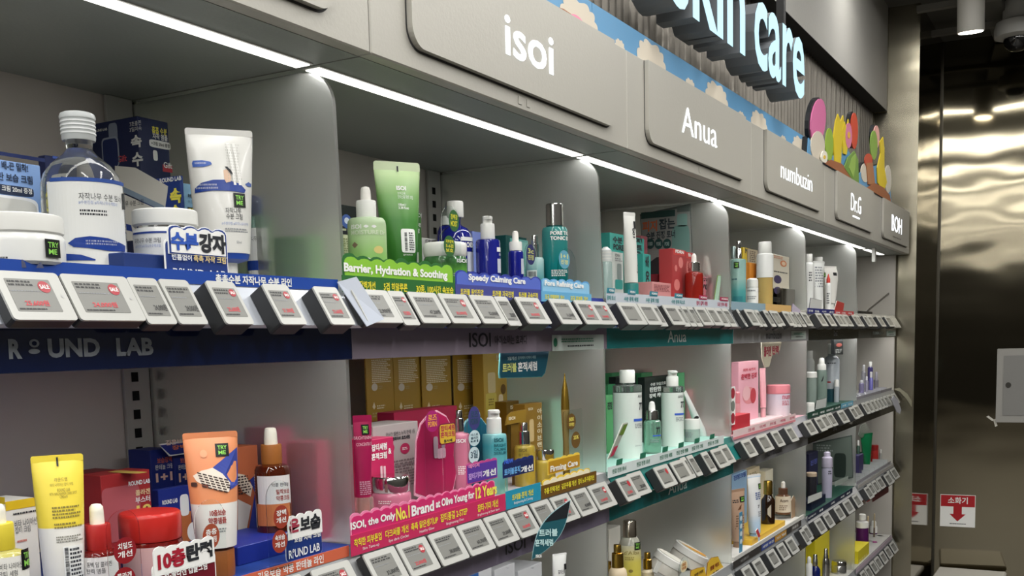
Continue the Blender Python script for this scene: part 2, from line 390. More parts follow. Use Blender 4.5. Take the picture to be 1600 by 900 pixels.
# steel back edge of the header, upright column edge in front of the end panel
# ---------------------------------------------------------------- ceiling lamps
LE=mat('#fffaf2',.5,emit=2)
def lamp(x,y,L,along,label,wd=.20):
    t=thing('ceiling_lamp',label,'lamp',(x,y,CEIL-.04),'linear ceiling lamps over the aisle')
    dx,dy=(L/2,wd/2) if along=='x' else (wd/2,L/2)
    box('housing',x-dx-.01,y-dy-.01,CEIL-.035,x+dx+.01,y+dy+.01,CEIL-.0005,mat('#dcdcd8',.5),t)
    box('diffuser',x-dx,y-dy,CEIL-.04,x+dx,y+dy,CEIL-.0352,LE,t); area('lamp_light',x,y,CEIL-.041,2*dx,2*dy,LAMP,t)
for i,x in enumerate((3.5,2.0,.5,-1.0,-2.5,-4.2,-6.2,-8.4,-10.8)):
    lamp(x,-1.5,3.0,'y','long white linear lamp recessed across the aisle ceiling, %s from the steel end wall'%('nearest','second','third','fourth','fifth','sixth','seventh','eighth','ninth')[i])
# spot lamp
X,Y=4.33,-.297
t=thing('spot_lamp','white cylinder spotlight hanging from the ceiling near the steel wall','lamp',(X,Y,1.0))
k=PR(X,Y,1.0)[2]/F
V,Fc=lathe_vf([(17*k,.27),(20*k,.262),(20*k,.0)],0,0,0,32)
tl=Matrix.Rotation(math.radians(-8),3,'Y')
def tilt(V): return [tl@Vector(p)+Vector((X,Y,1.0)) for p in V]
mesh('housing',tilt(V),Fc,mat('#b9b7b0',.4),t,smooth=40)
V,Fc=lathe_vf([(17.5*k,.001),(17.5*k,-.003)],0,0,0,32); mesh('lens',tilt(V),Fc,mat('#fff4df',.5,emit=14),t,smooth=40)
lathe('stem',[(.008,CEIL-1.24),(.008,0)],mat('#8c8a84',.5),t,X-.0345,Y,1.24,12)
X,Y,Z=4.86,-.458,1.1
t=thing('dome_camera','white dome security camera with dark glass bubble under the ceiling','camera',(X,Y,Z))
k=PR(X,Y,Z)[2]/F
lathe('mount',[(22*k,CEIL-Z),(22*k,19*k),(31*k,15*k),(34*k,4*k),(33*k,-7*k),(24*k,-10*k)],mat('#c9c9c6',.4),t,X,Y,Z,36)
lathe('bubble',[(20*k,-10*k),(20*k,-14*k),(17*k,-22*k),(10*k,-28*k),(2*k,-30*k)],mat('#15161a',.08,coat=1),t,X,Y,Z,36)
m=PM((X-34*k,Y,Z),-PI/2)
# ---------------------------------------------------------------- on the steel wall
XW=5.4435
WM=PM((XW,-.03,0),-PI/2+WT)
t=thing('wall_cabinet','square grey metal access panel with a round lock on the steel wall','cabinet',(XW,-.36,-.93))
a0,b0,a1,b1=pxr(WM,1557,544,1660,660)
plate('frame',WM,rr(a0,b0,a1,b1,.004,2),.012,mat('#a6a49f',.5,.3),t,lift=.014)
plate('door',WM,rr(a0+.035,b0+.04,a1-.035,b1-.04,.003,2),.004,mat('#8f8e8b',.5,.3),t,lift=.0185,)
ell('lock',WM,1571,597,1580,606,mat('#55534f',.3,1),t,lift=.020)
t=thing('wall_sign','red and white fire extinguisher sign with a down arrow on steel wall','sign',(XW,-.16,-1.55))
a0,b0,a1,b1=pxr(WM,1469,773,1524,823)
plate('sign_board',WM,[(a0,b0),(a1,b0),(a1,b1),(a0,b1)],.003,PWHITE,t,lift=.0045)
h=b1-b0;wd=a1-a0
r=plate('red_band',WM,[(a0+.003,b0+h*.63),(a1-.003,b0+h*.63),(a1-.003,b1-.003),(a0+.003,b1-.003)],.0004,RED,t,lift=.0052)
textm(WM,'소화기',a0+wd*.22,b0+h*.72,a0+wd*.78,b0+h*.93,PWHITE,r,bold=.02,lift=.006)
c=a0+wd*.5
plate('arrow',WM,[(c,b0+h*.17),(c+wd*.23,b0+h*.4),(c+wd*.12,b0+h*.4),(c+wd*.12,b0+h*.63),(c-wd*.12,b0+h*.63),(c-wd*.12,b0+h*.4),(c-wd*.23,b0+h*.4)][::-1],.0004,RED,t,lift=.0052)
dashes(WM,a0+wd*.28,b0+h*.07,a0+wd*.74,b0+h*.12,1,INK,t,lift=.0052,px=False)
for i,(u,v,r_,L) in enumerate(((1541,651,-38,10),(1552,656,-75,10))):
    a,b=WM.inv(u,v); k=6.9/F
    dx,dz=math.cos(math.radians(r_))*L*k,math.sin(math.radians(r_))*L*k
    o=plate('tape_scrap',WM,[(a,b),(a+dx,b+dz),(a+dx+.012,b+dz+.006),(a+.012,b+.006)],.001,mat('#d9d6cb',.6),lift=.0012,org=WM.fwd(a,b))
    props(o,('slanting scrap of pale tape on steel wall, the left one','short upright scrap of pale tape on steel wall, the right one')[i],'tape','tape scraps on the steel wall')
t=thing('waste_bin','white topped bin standing on the floor against steel wall','bin',(5.2,-.3,FLOOR))
zt=-1.80; x0=XL(1484,-.12,zt)
box('bin_body',4.97,-.42,FLOOR,5.38,-.09,zt-.03,mat('#8d8a82',.5),t,bev=.01)
box('bin_lid',4.95,-.44,zt-.03,5.40,-.07,zt,mat('#e4e1d8',.5),t,bev=.008)
# ================================================================ GONDOLA
BN=['navy-fronted left bay','mauve-fronted bay','teal-fronted bay','silver-fronted bay','black-fronted bay','grey end bay']
RN=['top','second','third','fourth']
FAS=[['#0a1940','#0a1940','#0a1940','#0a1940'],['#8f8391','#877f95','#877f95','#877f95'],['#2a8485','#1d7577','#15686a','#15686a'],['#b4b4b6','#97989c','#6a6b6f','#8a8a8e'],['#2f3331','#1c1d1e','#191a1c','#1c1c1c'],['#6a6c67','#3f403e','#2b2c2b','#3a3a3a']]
PAINT=noisy('#b4b1a8',.42,.15,160,.03)
UNDER=noisy('#8f948f',.45,.1,160,.03)
BACK=mat('#cbc3bb',.6)
XB=[-.9,0,.9,1.8,2.7,3.6,4.54]
# header canopy: one panel per bay
plates={0:(-.72,-.085),1:(.09,.818),2:(.999,1.715),3:(1.925,2.62),4:(2.86,3.56),5:(3.80,4.50)}
logos={1:('isoi',.362,.539,.077,.142,.0),2:('Anua',1.205,1.462,.082,.145,-.005),3:('numbuzin',2.075,2.47,.083,.137,-.005),4:('Dr.G',3.10,3.29,.082,.15,-.006),5:('BOH',4.0,4.272,.075,.15,.02)}
HB=PM((0,-.0105,0))
LIT=mat('#f2f8ff',.5,emit=1.4)
for k in range(6):
    x0,x1=XB[k]+.0012,(XB[k+1] if k<5 else 4.572)-.0012
    t=thing('header_canopy','grey metal canopy panel over the %s'%BN[k],'canopy',(x0,0,0),'canopy panels above the shelves')
    box('canopy_box',x0,0,0,x1,.49,.205,PAINT,t,bev=.002)
    box('underside_sheet',x0+.001,.022,-.0008,x1-.001,.489,-.0001,UNDER,t)
    a,b=plates[k]
    # raised plate, square above and rounded below, with a dark rim painted in as its shadow gap
    plate('raised_plate',PM((0,-.010,0)),rr(a,.030,b,.204,.032,8,(0,0,1,1)),.0095,PAINT,t)
    q=PM((0,-.0003,0)); 
    plate('gap_shade',q,rr(a-.003,.0265,b+.003,.204,.034,8,(0,0,1,1)),.0002,mat('#3c3c3c',.7),t)
    if k in logos:
        s,l0,l1,h0,h1,_=logos[k]
        textm(HB,s,l0,h0,l1,h1,LIT,t,bold=[0,.012,-.006,-.012,-.006,.0][k],lift=.0006,name='lit_lettering',label='white glowing lettering')
        if k==4: box('lit_underline',3.135,-.0118,.060,3.262,-.0108,.066,LIT,t)
        if k==5: dashes(HB,4.03,.045,4.25,.056,1,mat('#6a6862',.5),t,px=False,dens=6)
    # small clip tabs below the plate
    for dx in (.42,.45) if k in (1,) else (.45,):
        box('clip_tab',x0+dx,-.0015,.008,x0+dx+.012,-.0001,.022,PAINT,t,bev=.0005)
# light strips
for k in range(6):
    x0,x1=(XB[k]+.008,XB[k+1]-.013) if k<5 else (3.608,3.95)
    for (a,b) in ([(x0,x1)] if k!=4 else [(2.708,3.587)])+([(4.02,4.44)] if k==5 else []):
        t=thing('light_strip','glowing white light strip under the canopy of the %s%s'%(BN[k],', outer piece' if a>4 else ''),'light strip',(a,.098,0),'light strips under the canopy')
        box('housing',a-.003,.095,-.0026,b+.003,.128,-.0009,mat('#c7c7c3',.4),t)
        box('diffuser',a,.099,-.0042,b,.124,-.0027,mat('#fffdf6',.5,emit=1.6),t); area('strip_light',(a+b)/2,.1115,-.0046,b-a,.025,LED,t)
# bracket hanging at the far end
box_=box('hanging_bracket',3.985,.06,-.065,4.01,.075,-.0009,WHITE,org=(3.985,.06,0)); props(box_,'small white bracket hanging under the canopy at its far end','bracket')
# full height frosted dividers
for k in range(1,6):
    x=XB[k]; yf=.061 if k>1 else .064
    pts=[]  # outline in (y,z)
    for i in range(9):
        t_=math.radians(90*i/8); pts.append((.118-.05*math.sin(t_)+ (.0) ,-.0602+.05*math.cos(t_)))
    pts=[(.474,-.008),(.125,-.0085)]+pts+[(.066,-.18),(yf,-.29),(yf,FLOOR+.1),(.474,FLOOR+.1)]
    V=[(x-.0035,y,z) for y,z in pts]+[(x+.0035,y,z) for y,z in pts]; n=len(pts)
    Fc=[list(range(n))[::-1],[n+i for i in range(n)]]+[(i,(i+1)%n,(i+1)%n+n,i+n) for i in range(n)]
    o=mesh('divider_panel',V,Fc,FROST,org=(x,.06,FLOOR+.1)); bm=bmesh.new(); bm.from_mesh(o.data); bmesh.ops.recalc_face_normals(bm,faces=bm.faces); bm.to_mesh(o.data); bm.free()
    props(o,'frosted clear divider panel between the %s and the %s'%(BN[k-1],BN[k]),'divider','frosted dividers between bays')
# end panel, back panels and uprights
o=box('end_panel',4.541,.06,FLOOR+.1,4.556,.489,-.001,mat('#a39f97',.5),bev=.002,org=(4.54,.06,FLOOR+.1)); props(o,'solid grey side panel closing the far end of the shelves','panel')
UP=mat('#b2b1ab',.45,.15); HOLE=mat('#060606',.9)
for k in range(6):
    x0,x1=XB[k]+.001,XB[k+1]-.001
    o=box('back_panel',x0+.022,.482,FLOOR+.05,x1-.022,.49,-.001,BACK,org=(x0,.482,FLOOR+.05)); props(o,'plain grey metal back panel of the %s'%BN[k],'panel','back panels behind the shelves')
for k in range(7):
    x=XB[k]; 
    if k==6: x-=.03
    t=thing('shelf_upright','grey slotted upright post behind the %s side of the %s'%(('left',BN[k]) if k<6 else ('right',BN[5])),'upright',(x,.475,FLOOR),'slotted uprights')
    for s,nm in ((-1,'left'),(1,'right')):
        xa,xb=(x-.056,x-.004) if s<0 else (x+.004,x+.040)
        if k==0 and s<0: continue
        box('post',xa,.474,FLOOR,xb,.481,-.0012,UP,t,bev=.001)
        V=[];Fc=[];xm=x-.042 if s<0 else x+.012
        z=-.04
        while z>-1.9:
            n=len(V); V+=[(xm,.4735,z),(xm+.014,.4735,z),(xm+.014,.4735,z-.0155),(xm,.4735,z-.0155)]; Fc.append((n,n+1,n+2,n+3)); z-=.0305
        mesh('slots',V,Fc,HOLE,t)
# shelves
def prism_x(name,pts,x0,x1,m,parent):
    n=len(pts); V=[(x0,y,z) for y,z in pts]+[(x1,y,z) for y,z in pts]
    Fc=[list(range(n)),[2*n-1-i for i in range(n)]]+[(i,i+n,(i+1)%n+n,(i+1)%n) for i in range(n)]
    o=mesh(name,V,Fc,m,parent); bm=bmesh.new(); bm.from_mesh(o.data); bmesh.ops.recalc_face_normals(bm,faces=bm.faces); bm.to_mesh(o.data); bm.free(); return o
SURF={(0,1):'#1d3f8f',(2,1):'#a8d8cc',(3,1):'#eeb9c4',(4,1):'#1d4a3c',(4,2):'#1d4a3c',(1,1):'#c9c4c6',(3,2):'#e6e4df'}
RAILC={(0,0):'#c4c9d2',(1,0):'#26338c',(2,1):'#257a76',(3,1):'#b8b7bf',(4,2):'#c9c9ca'}
shelf={}
for k in range(6):
    for r in range(4):
        z=RZ[r]; x0,x1=XB[k]+.005,XB[k+1]-.005
        t=thing('shelf','%s shelf of the %s with its front band and tag rail'%(RN[r],BN[k]),'shelf',(x0,.05,z-.11),'shelves of the gondola'); shelf[k,r]=t
        box('shelf_board',x0,.062,z-.02,x1,.473,z,mat(SURF.get((k,r),'#b3b2ad'),.5),t)
        box('shelf_body',x0+.004,.062,z-.085,x1-.004,.45,z-.0202,mat('#9b9a96',.5),t)
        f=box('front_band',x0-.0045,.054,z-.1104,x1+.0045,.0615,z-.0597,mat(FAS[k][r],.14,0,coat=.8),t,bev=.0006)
        prism_x('tag_rail',[(.0615,z-.0655),(.030,z-.0655),(.026,z-.062),(.0565,z-.010),(.0615,z-.0002)],x0-.002,x1+.002,mat(RAILC.get((k,r),'#8f9192'),.25,.2),t)
        box('under_light',x0+.03,.075,z-.0935,x1-.03,.092,z-.0855,mat('#fffaf0',.5),t)
        if r<3: area('shelf_light',(x0+x1)/2,.0835,z-.094,x1-x0-.06,.017,LED*(1.9,1.2,1.0)[r],t)
BM=PM((0,.0538,0))
def band(k,r,s,x0,x1,z0,z1,mt,bold=.02): textm(BM,s,x0,z0+RZ[r],x1,z1+RZ[r],mt,shelf[k,r],bold=bold,lift=.0004,name='band_lettering')
GR=mat('#8f959d',.5); DK=mat('#23232a',.5); LG=mat('#c4d4d2',.5)
for r in (0,1):
    if r==0: band(0,r,'R',-.552,-.537,-.096,-.076,GR,.05); ell('band_lettering',BM,45,530,61,543,GR,shelf[0,0],n=24); ell('letter_counter',BM,49,533,57,540,mat('#0a1940',.2),shelf[0,0],lift=.0007)
    if r==0: ell('band_lettering',BM,44,545,62,553,GR,shelf[0,0]); band(0,r,'UND',-.507,-.442,-.096,-.076,GR,.04); band(0,r,'LAB',-.420,-.368,-.096,-.076,GR,.04)
    band(1,r,'ISOI',.324 if r==0 else .43,.397 if r==0 else .507,-.098,-.073,DK,.01)
    band(1,r,'아이소이는 효과다',.411 if r==0 else .53,.532 if r==0 else .66,-.095,-.078,DK,.01)
band(2,0,'Anua',XL(1043,.054,-.4),XL(1072,.054,-.4),-.101,-.072,LG,.01)
band(2,1,'Anua',XL(1044,.054,-.78),XL(1073,.054,-.78),-.101,-.072,LG,.01)
band(3,0,'numbuzin',XL(1197,.054,-.4),XL(1221,.054,-.4),-.100,-.074,DK,.01)
band(3,1,'numbuzin',XL(1196,.054,-.78),XL(1221,.054,-.78),-.100,-.074,DK,.01)
band(5,0,'BIOHEAL BOH',XL(1364,.054,-.4),XL(1380,.054,-.4),-.094,-.080,LG,0)
band(4,0,'Dr.G',XL(1303,.054,-.4),XL(1308,.054,-.4),-.096,-.076,GREYINK,0)
band(4,1,'Dr.G',XL(1302,.054,-.78),XL(1307,.054,-.78),-.096,-.076,GREYINK,0)
def notice(k,u0,v0,u1,v1,lab):
    t=thing('notice_sticker',lab,'sticker',AT((u0+u1)/2,v1,.0535)); r=rect('paper',BM,u0,v0,u1,v1,mat('#b9c4bd',.4),t,lift=.0008)
    dashes(BM,u0+(u1-u0)*.18,v0+(v1-v0)*.2,u1-(u1-u0)*.1,v0+(v1-v0)*.5,2,mat('#2f7f60',.5),r,lift=.0012,dens=22); dashes(BM,u0+(u1-u0)*.3,v0+(v1-v0)*.62,u1-(u1-u0)*.2,v0+(v1-v0)*.8,1,INK,r,lift=.0012,dens=14)
    ell('mark',BM,u0+2,v0+5,u0+(u1-u0)*.10,v1-5,mat('#2f7f60',.5),r,lift=.0012)
notice(1,862,523,943,547,'pale notice sticker at the right end of the mauve top band')
notice(3,1236,517,1259,530,'small pale notice sticker on the silver top band')
notice(5,1385,516,1399,525,'small pale notice sticker on the far grey top band')
# ================================================================ BANNER ABOVE THE CANOPY
BNR=PM((0,.02,0)); SKY=mat('#5d94bd',.5); CLD=mat('#cfc5b4',.6)
edges=[-.9,.775,3.93]
for i in range(2):
    t=thing('banner_board','sky blue banner board with cream clouds above the canopy, %s part'%('near' if i==0 else 'far long'),'banner',(edges[i],.02,.205),'sky blue banner boards')
    plate('board',BNR,[(edges[i]+.001,.2052),(edges[i+1]-.001,.2052),(edges[i+1]-.001,.272),(edges[i]+.001,.272)],.008,SKY,t)
    if i==0: T0=t
    else: T1=t
def cloud(uc,t,wpx,zt,full=True,y=.02):
    x=XL(uc,.02,.23); k=PR(x,.02,.23)[2]/F; 
    wd=(XL(uc+wpx/2,.02,.23)-XL(uc-wpx/2,.02,.23))/2; z0=.2056; H=zt-z0; P=[]
    for i in range(61):
        a=PI*i/60; q=.88+.12*abs(math.sin(a*6)); P.append((x+wd*q*math.copysign(abs(math.cos(a))**.7,math.cos(a)),z0+H*q*math.sin(a)**.7))
    plate('painted_cloud',BNR,P,.0004,CLD,t,lift=.0008)
for uc,wp,zt,f in ((905,60,.262,1),(968,16,.232,0),(1018,46,.268,1),(1078,16,.238,0),(1120,36,.268,1),(1158,10,.232,0),(1186,26,.262,1),(1224,9,.235,0),(1250,24,.262,1),(1278,22,.255,1)):
    cloud(uc,T1 if uc>940 else T0,wp,zt,bool(f))
polyd('painted_branch',BNR,[(820,0),(822,-4),(880,14),(900,28),(905,40),(870,22),(840,8)][::-1],mat('#a06a45',.6),T0,lift=.0012)
fl=ell('painted_flower',BNR,888,24,912,48,mat('#e58aa5',.5),T0,lift=.0016,n=20)
ell('flower_centre',BNR,896,31,904,39,mat('#e8c760',.5),fl,lift=.002)
# cut-out boards: balloons, flowers, leaves and baskets
def cutout(nm,lab,base_px,shapes,y):
    m=PM((0,y,0)); x=XL(base_px,y,.21); t=thing(nm,lab,'cutout board',(x,y,.2052))
    for i,(pn,col,pts) in enumerate(shapes):
        q=[m.inv(u,v) for u,v in pts]; q=[(a,max(b,.2056)) for a,b in q]
        ar=sum(q[j-1][0]*q[j][1]-q[j][0]*q[j-1][1] for j in range(len(q)))
        if ar<0: q=q[::-1]
        cx=sum(a for a,b in q)/len(q); cz=sum(b for a,b in q)/len(q)
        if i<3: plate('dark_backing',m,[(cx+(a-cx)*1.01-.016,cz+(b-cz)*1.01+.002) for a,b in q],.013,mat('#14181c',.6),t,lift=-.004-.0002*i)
        plate(pn,m,q,.004,mat(col,.5),t,lift=.0008*i)
    return t
def ov(u0,v0,u1,v1,n=18,sk=0): return [((u0+u1)/2+(u1-u0)/2*math.cos(2*PI*i/n)+sk*math.sin(2*PI*i/n),(v0+v1)/2+(v1-v0)/2*math.sin(2*PI*i/n)) for i in range(n)]
cutout('balloon_cutout','tall cut-out board of pink balloon, red balloon, leaves and flowers above canopy',1268,[
 ('painted_sky','#5d94bd',[(1262,300),(1264,215),(1275,240),(1300,245),(1320,225),(1334,250),(1335,330)]),
 ('pink_balloon','#d06f9d',ov(1267,154,1290,226,sk=-3)),
 ('red_balloon','#c8492f',ov(1329,176,1340,233)),
 ('painted_cloud','#cfc5b4',ov(1266,205,1288,252)),
 ('green_bulb_plant','#8fae3c',ov(1289,200,1301,252)),
 ('yellow_tulip','#dcc22c',[(1303,255),(1301,215),(1304,190),(1308,178),(1312,190),(1316,180),(1318,200),(1314,225),(1312,262)]),
 ('yellow_tulip','#dcc22c',[(1316,240),(1314,205),(1318,190),(1321,200),(1324,186),(1326,210),(1321,242)]),
 ('pink_flower','#d37ca0',ov(1319,192,1329,232)),
 ('flower_centre','#e2b23f',ov(1322,206,1326,217)),
 ('brown_mound','#9a5d3a',[(1284,262),(1296,250),(1312,256),(1326,270),(1333,292),(1333,320),(1310,305),(1288,292)]),
 ('leaf','#6f9440',[(1316,262),(1322,246),(1332,236),(1338,250),(1339,290),(1336,312),(1328,290)]),
 ('leaf_light','#93b554',[(1323,262),(1328,246),(1334,240),(1333,262),(1330,278)]),
 ('white_flower','#e9e4d4',ov(1279,236,1289,256)),
 ('flower_centre','#dcb53c',ov(1282,243,1286,249))],.001)
cutout('basket_cutout','smaller cut-out board of a basket with leaves and tulip at canopy end',1345,[
 ('painted_sky','#5d94bd',[(1338,335),(1339,275),(1352,262),(1372,258),(1390,285),(1393,325),(1393,345)]),
 ('pink_balloon','#d9a39a',ov(1365,196,1374,232)),
 ('painted_cloud','#cfc5b4',ov(1345,255,1358,285)),
 ('painted_cloud','#d4cfc2',ov(1382,258,1392,302)),
 ('green_bulb_plant','#7fa045',ov(1359,204,1370,250)),
 ('red_fruit','#b8482f',ov(1350,240,1362,262)),
 ('basket','#a8714b',[(1352,255),(1362,254),(1366,290),(1355,288)]),
 ('yellow_tulip','#dcc22c',[(1370,286),(1369,262),(1374,240),(1373,222),(1378,214),(1380,232),(1380,262),(1384,285),(1379,300)]),
 ('brown_mound','#9a5d3a',[(1352,300),(1364,286),(1378,293),(1388,305),(1390,330),(1370,318),(1354,305)])],.001)
# ================================================================ LIT SIGN
t=thing('lit_sign','large glowing white lettering sign reading skin care hung over the shelves','sign',(1.2,-.05,.33))
SG=PM((0,-.05,0))
SIGNM=mat('#39424a',.5); SIGNM=SIGNM.copy(); SIGNM.node_tree.nodes['Principled BSDF'].inputs['Emission Color'].default_value=lin('#bdeafa'); SIGNM.node_tree.nodes['Principled BSDF'].inputs['Emission Strength'].default_value=1.0
def sign(s,a0,b0,a1,b1):
    V,Fc,_=tmesh(s,.018); P=[(a0+(a1-a0)*x,b0+(b1-b0)*y) for x,y in V]; n=len(P)
    FV=[SG.fwd(a,b,.0) for a,b in P]
    f=mesh('lit_face',FV,Fc,SIGNM,t)
    cnt={}
    for fc in Fc:
        for i in range(len(fc)): e=(fc[i],fc[(i+1)%len(fc)]); cnt[e]=1
    B=[SG.fwd(a,b,-.001) for a,b in P]+[SG.fwd(a,b,-.09) for a,b in P]
    S=[(a,a+n,b+n,b) for (a,b) in cnt if (b,a) not in cnt]
    mesh('letter_sides',B,S+[[i+n for i in fc][::-1] for fc in Fc],mat('#6e7276',.5,.1),t)
xk0,xk1=XL(1018,-.05,.42),XL(1166,-.05,.42)
sign('skin',XL(1046,-.05,.42),.327,1.577,.595)
sign('care',1.66,.327,2.20,.508)
for u in (1221,1120):
    x=XL(u,.03,.45); box('hanging_rod',x-.012,.02,.40,x+.012,.044,CEIL,mat('#2b2b2b',.5),t)
box('cross_bar',.6,.028,.42,2.2,.040,.44,mat('#3a3a3a',.5),t)
# ================================================================ PRICE TAGS
TA=math.atan2(.032,.052); TEZ=(0,math.sin(TA),math.cos(TA)); TD=mat('#2a2b2c',.5); TW=mat('#aeaea9',.35); TS=mat('#74746f',.4); TI=mat('#2b2b2b',.5); TR=mat('#a01828',.4); TP=mat('#c23a44',.5)
_tp={}; ctr={}
ORD=['first','second','third','fourth','fifth','sixth','seventh','eighth','ninth','tenth','eleventh','twelfth','thirteenth','fourteenth']
def ctree(o,parent=None):
    c=o.copy(); COL.objects.link(c); c.parent=parent
    for ch in o.children: ctree(ch,c)
    return c
def tag_at(x0,x1,k,r,kind,det,price=None,sale=False,hh=None,th=.016):
    w=x1-x0; h=hh or (.057 if w>.058 else .061); key=(round(w,3),h,det,price,sale,th); z=RZ[r]-.0585
    y=.004+0
    if th>.016: y-=.009
    i=ctr.get((k,r),0); ctr[k,r]=i+1
    what='wide' if w>.058 else ('narrow' if w<.034 else 'squarish')
    lab='%s price tag%s, %s from left on %s rail of %s'%(what,' with dot' if sale else '',ORD[i],RN[r],BN[k])
    grp='price tags on the %s rail'%RN[r]
    if key in _tp:
        c=ctree(_tp[key]); c.location=(x0,y,z-(h-.057)*TEZ[2]); c['label']=lab; c['group']=grp; return c
    org=Vector((x0,y,z-(h-.057)*TEZ[2]))
    t=thing('price_tag',lab,'price tag',org,grp); m=PM(org,0,TEZ); g=.0012
    b=plate('tag_body',m,rr(g,0.0008,w-g,h,.003,2),th,TD,t,lift=-.0026)
    f=plate('tag_frame',m,rr(g,0.0,w-g,h,.004,3),.0025,TW,t)
    e0,e1,f0,f1=w*.13,w*.87,h*.17,h*.84
    if w<.034: e0,e1,f0,f1=w*.18,w*.82,h*.2,h*.78
    if w>.058: e1=w*.80
    s=plate('screen',m,rr(e0,f0,e1,f1,.0008,1),.0003,TS,t,lift=.0003)
    W_,H_=e1-e0,f1-f0
    if det>=1:
        dashes(m,e0+W_*.04,f0+H_*.76,e1-W_*(.3 if sale else .06),f0+H_*.96,2,TI,s,lift=.0006,px=False,dens=7)
        dashes(m,e0+W_*.04,f0+H_*.03,e1-W_*.35,f0+H_*.11,1,TI,s,lift=.0006,px=False,dens=5,fill=.9)
        if det>=2: dashes(m,e0+W_*.04,f0+H_*.60,e1-W_*.3,f0+H_*.64,1,GREYINK,s,lift=.0006,px=False,dens=9)
        if sale:
            q=.12*min(W_,H_*1.3)+.001; P=[(e1-q*1.3+q*math.cos(2*PI*j/18),f1-q*1.3+q*math.sin(2*PI*j/18)) for j in range(18)]; d=plate('sale_dot',m,P,.0002,TR,s,lift=.0007)
            if det>=2: textm(m,'SALE',e1-q*2.05,f1-q*1.65,e1-q*.55,f1-q*.95,PWHITE,d,lift=.0010)
        if price:
            textm(m,price,e0+W_*(.42 if not sale else .22),f0+H_*.15,e0+W_*(.97 if not sale else .75),f0+H_*(.38 if not sale else .34),TP if sale else TI,s,bold=.02,lift=.0007,name='price')
    if w>.058: box_=ell; V=[m.fwd((e1+w)/2+.0012*math.cos(a),h*.5+.002*math.sin(a),.0004) for a in [2*PI*j/10 for j in range(10)]]; mesh('status_dot',V,[list(range(10))],mat('#aaaaaa',.4),t)
    _tp[key]=t; return t
def tags(k,r,L,det):
    z=RZ[r]-.008
    for q in L:
        u0,u1=q[:2]; x0,x1=XL(u0,.038,z),XL(u1,.038,z); x0=max(x0,XB[k]-.03) if k else x0
        q2=q[2] if len(q)>2 else None; sale=len(q)>3 and q[3]; th=.022 if len(q)>4 and q[4] else .013
        tag_at(x0,x1,k,r,0,det,q2,bool(sale),th=th)
tags(0,0,[(-20,85,'25,600원',1),(86,193,'24,000원',1),(193,242,'24,000원'),(243,291,'24,000원'),(308,355,'25,600원',1,1),(397,439,'21,300원',1,1),(477,516,'23,600원',1,1)],2)
tags(1,0,[(543,601,'22,900원'),(602,628,'19,800',1),(631,677,'47,200원'),(679,725,'35,000원',1),(728,767,'52,000원'),(769,790,'28,000'),(793,831,'38,000원',1,1),(847,880,'31,500원',0,1),(886,915,'24,000원',1,1),(916,944,'26,400원',1)],2)
tags(2,0,[(954,985,None,0,1),(986,1010,None,0,1),(1011,1024),(1026,1048,None,0,1),(1049,1060),(1061,1070),(1071,1080),(1081,1098),(1099,1113),(1114,1124),(1125,1135)],1)
tags(3,0,[(1143,1152),(1155,1168,None,0,1),(1170,1176),(1177,1183),(1186,1193,None,0,1),(1196,1202,None,0,1),(1203,1212),(1215,1223,None,0,1),(1224,1231),(1232,1238),(1240,1246),(1248,1257)],1)
tags(4,0,[(1264,1277,None,0,1),(1282,1291,None,0,1),(1296,1304,None,0,1),(1305,1313),(1314,1322),(1325,1332,None,0,1),(1333,1339)],1)
tags(5,0,[(1344,1351),(1352,1360),(1364,1371,None,0,1),(1377,1386,None,0,1)],1)
tags(0,1,[(424,468,'24,000원'),(480,541,'23,600원',1)],2)
tags(1,1,[(562,612,'32,000원'),(614,661,'22,000원',1),(664,707,'38,000원'),(709,749,'60,700원'),(751,787,'29,500원'),(789,821,'36,000원',1),(824,853,'43,000원'),(855,884,'27,000원',1),(886,912,'45,000원'),(914,943,'32,000원',1)],2)
tags(2,1,[(953,974,'32,000',1,1),(976,998,'28,000'),(1012,1034,None,1,1),(1038,1060,None,0,1),(1061,1069),(1071,1080),(1088,1098,None,0,1),(1102,1119,None,0,1),(1120,1133)],1)
tags(3,1,[(1150,1164,None,0,1),(1174,1190,None,0,1),(1197,1208,None,0,1),(1219,1230,None,0,1),(1249,1261,None,0,1)],1)
tags(4,1,[(1266,1276,None,0,1),(1279,1288),(1289,1297),(1302,1312,None,0,1),(1321,1328,None,0,1),(1330,1338)],1)
tags(5,1,[(1344,1349),(1350,1356),(1357,1362),(1363,1367),(1368,1372),(1373,1377),(1378,1383),(1384,1390),(1391,1396)],1)
tags(2,2,[(1128,1141)],1)
tags(3,2,[(1151,1164,None,0,1),(1168,1181,None,0,1),(1190,1202,None,0,1),(1206,1217,None,0,1),(1220,1231,None,0,1),(1244,1250,None,0,1),(1251,1258)],1)
tags(4,2,[(1266,1276,None,0,1),(1280,1289,None,0,1),(1297,1306,None,0,1),(1311,1321,None,0,1),(1326,1334,None,0,1)],1)
tags(5,2,[(1345,1352,None,0,1),(1353,1359),(1360,1366),(1367,1374),(1376,1384,None,0,1),(1385,1388),(1389,1396)],1)
tags(5,3,[(1342,1348),(1349,1355),(1357,1363),(1364,1370),(1372,1378),(1380,1386),(1388,1394)],1)
# ================================================================ PRODUCTS
BODYW=mat('#e4e5e2',.3,coat=.3); CAPW=mat('#dfdfda',.45); RUB=mat('#ebe7d8',.5)
KO=mat('#23262c',.6); KW=mat('#f0f1ee',.6); KY=mat('#f4ea5c',.6)
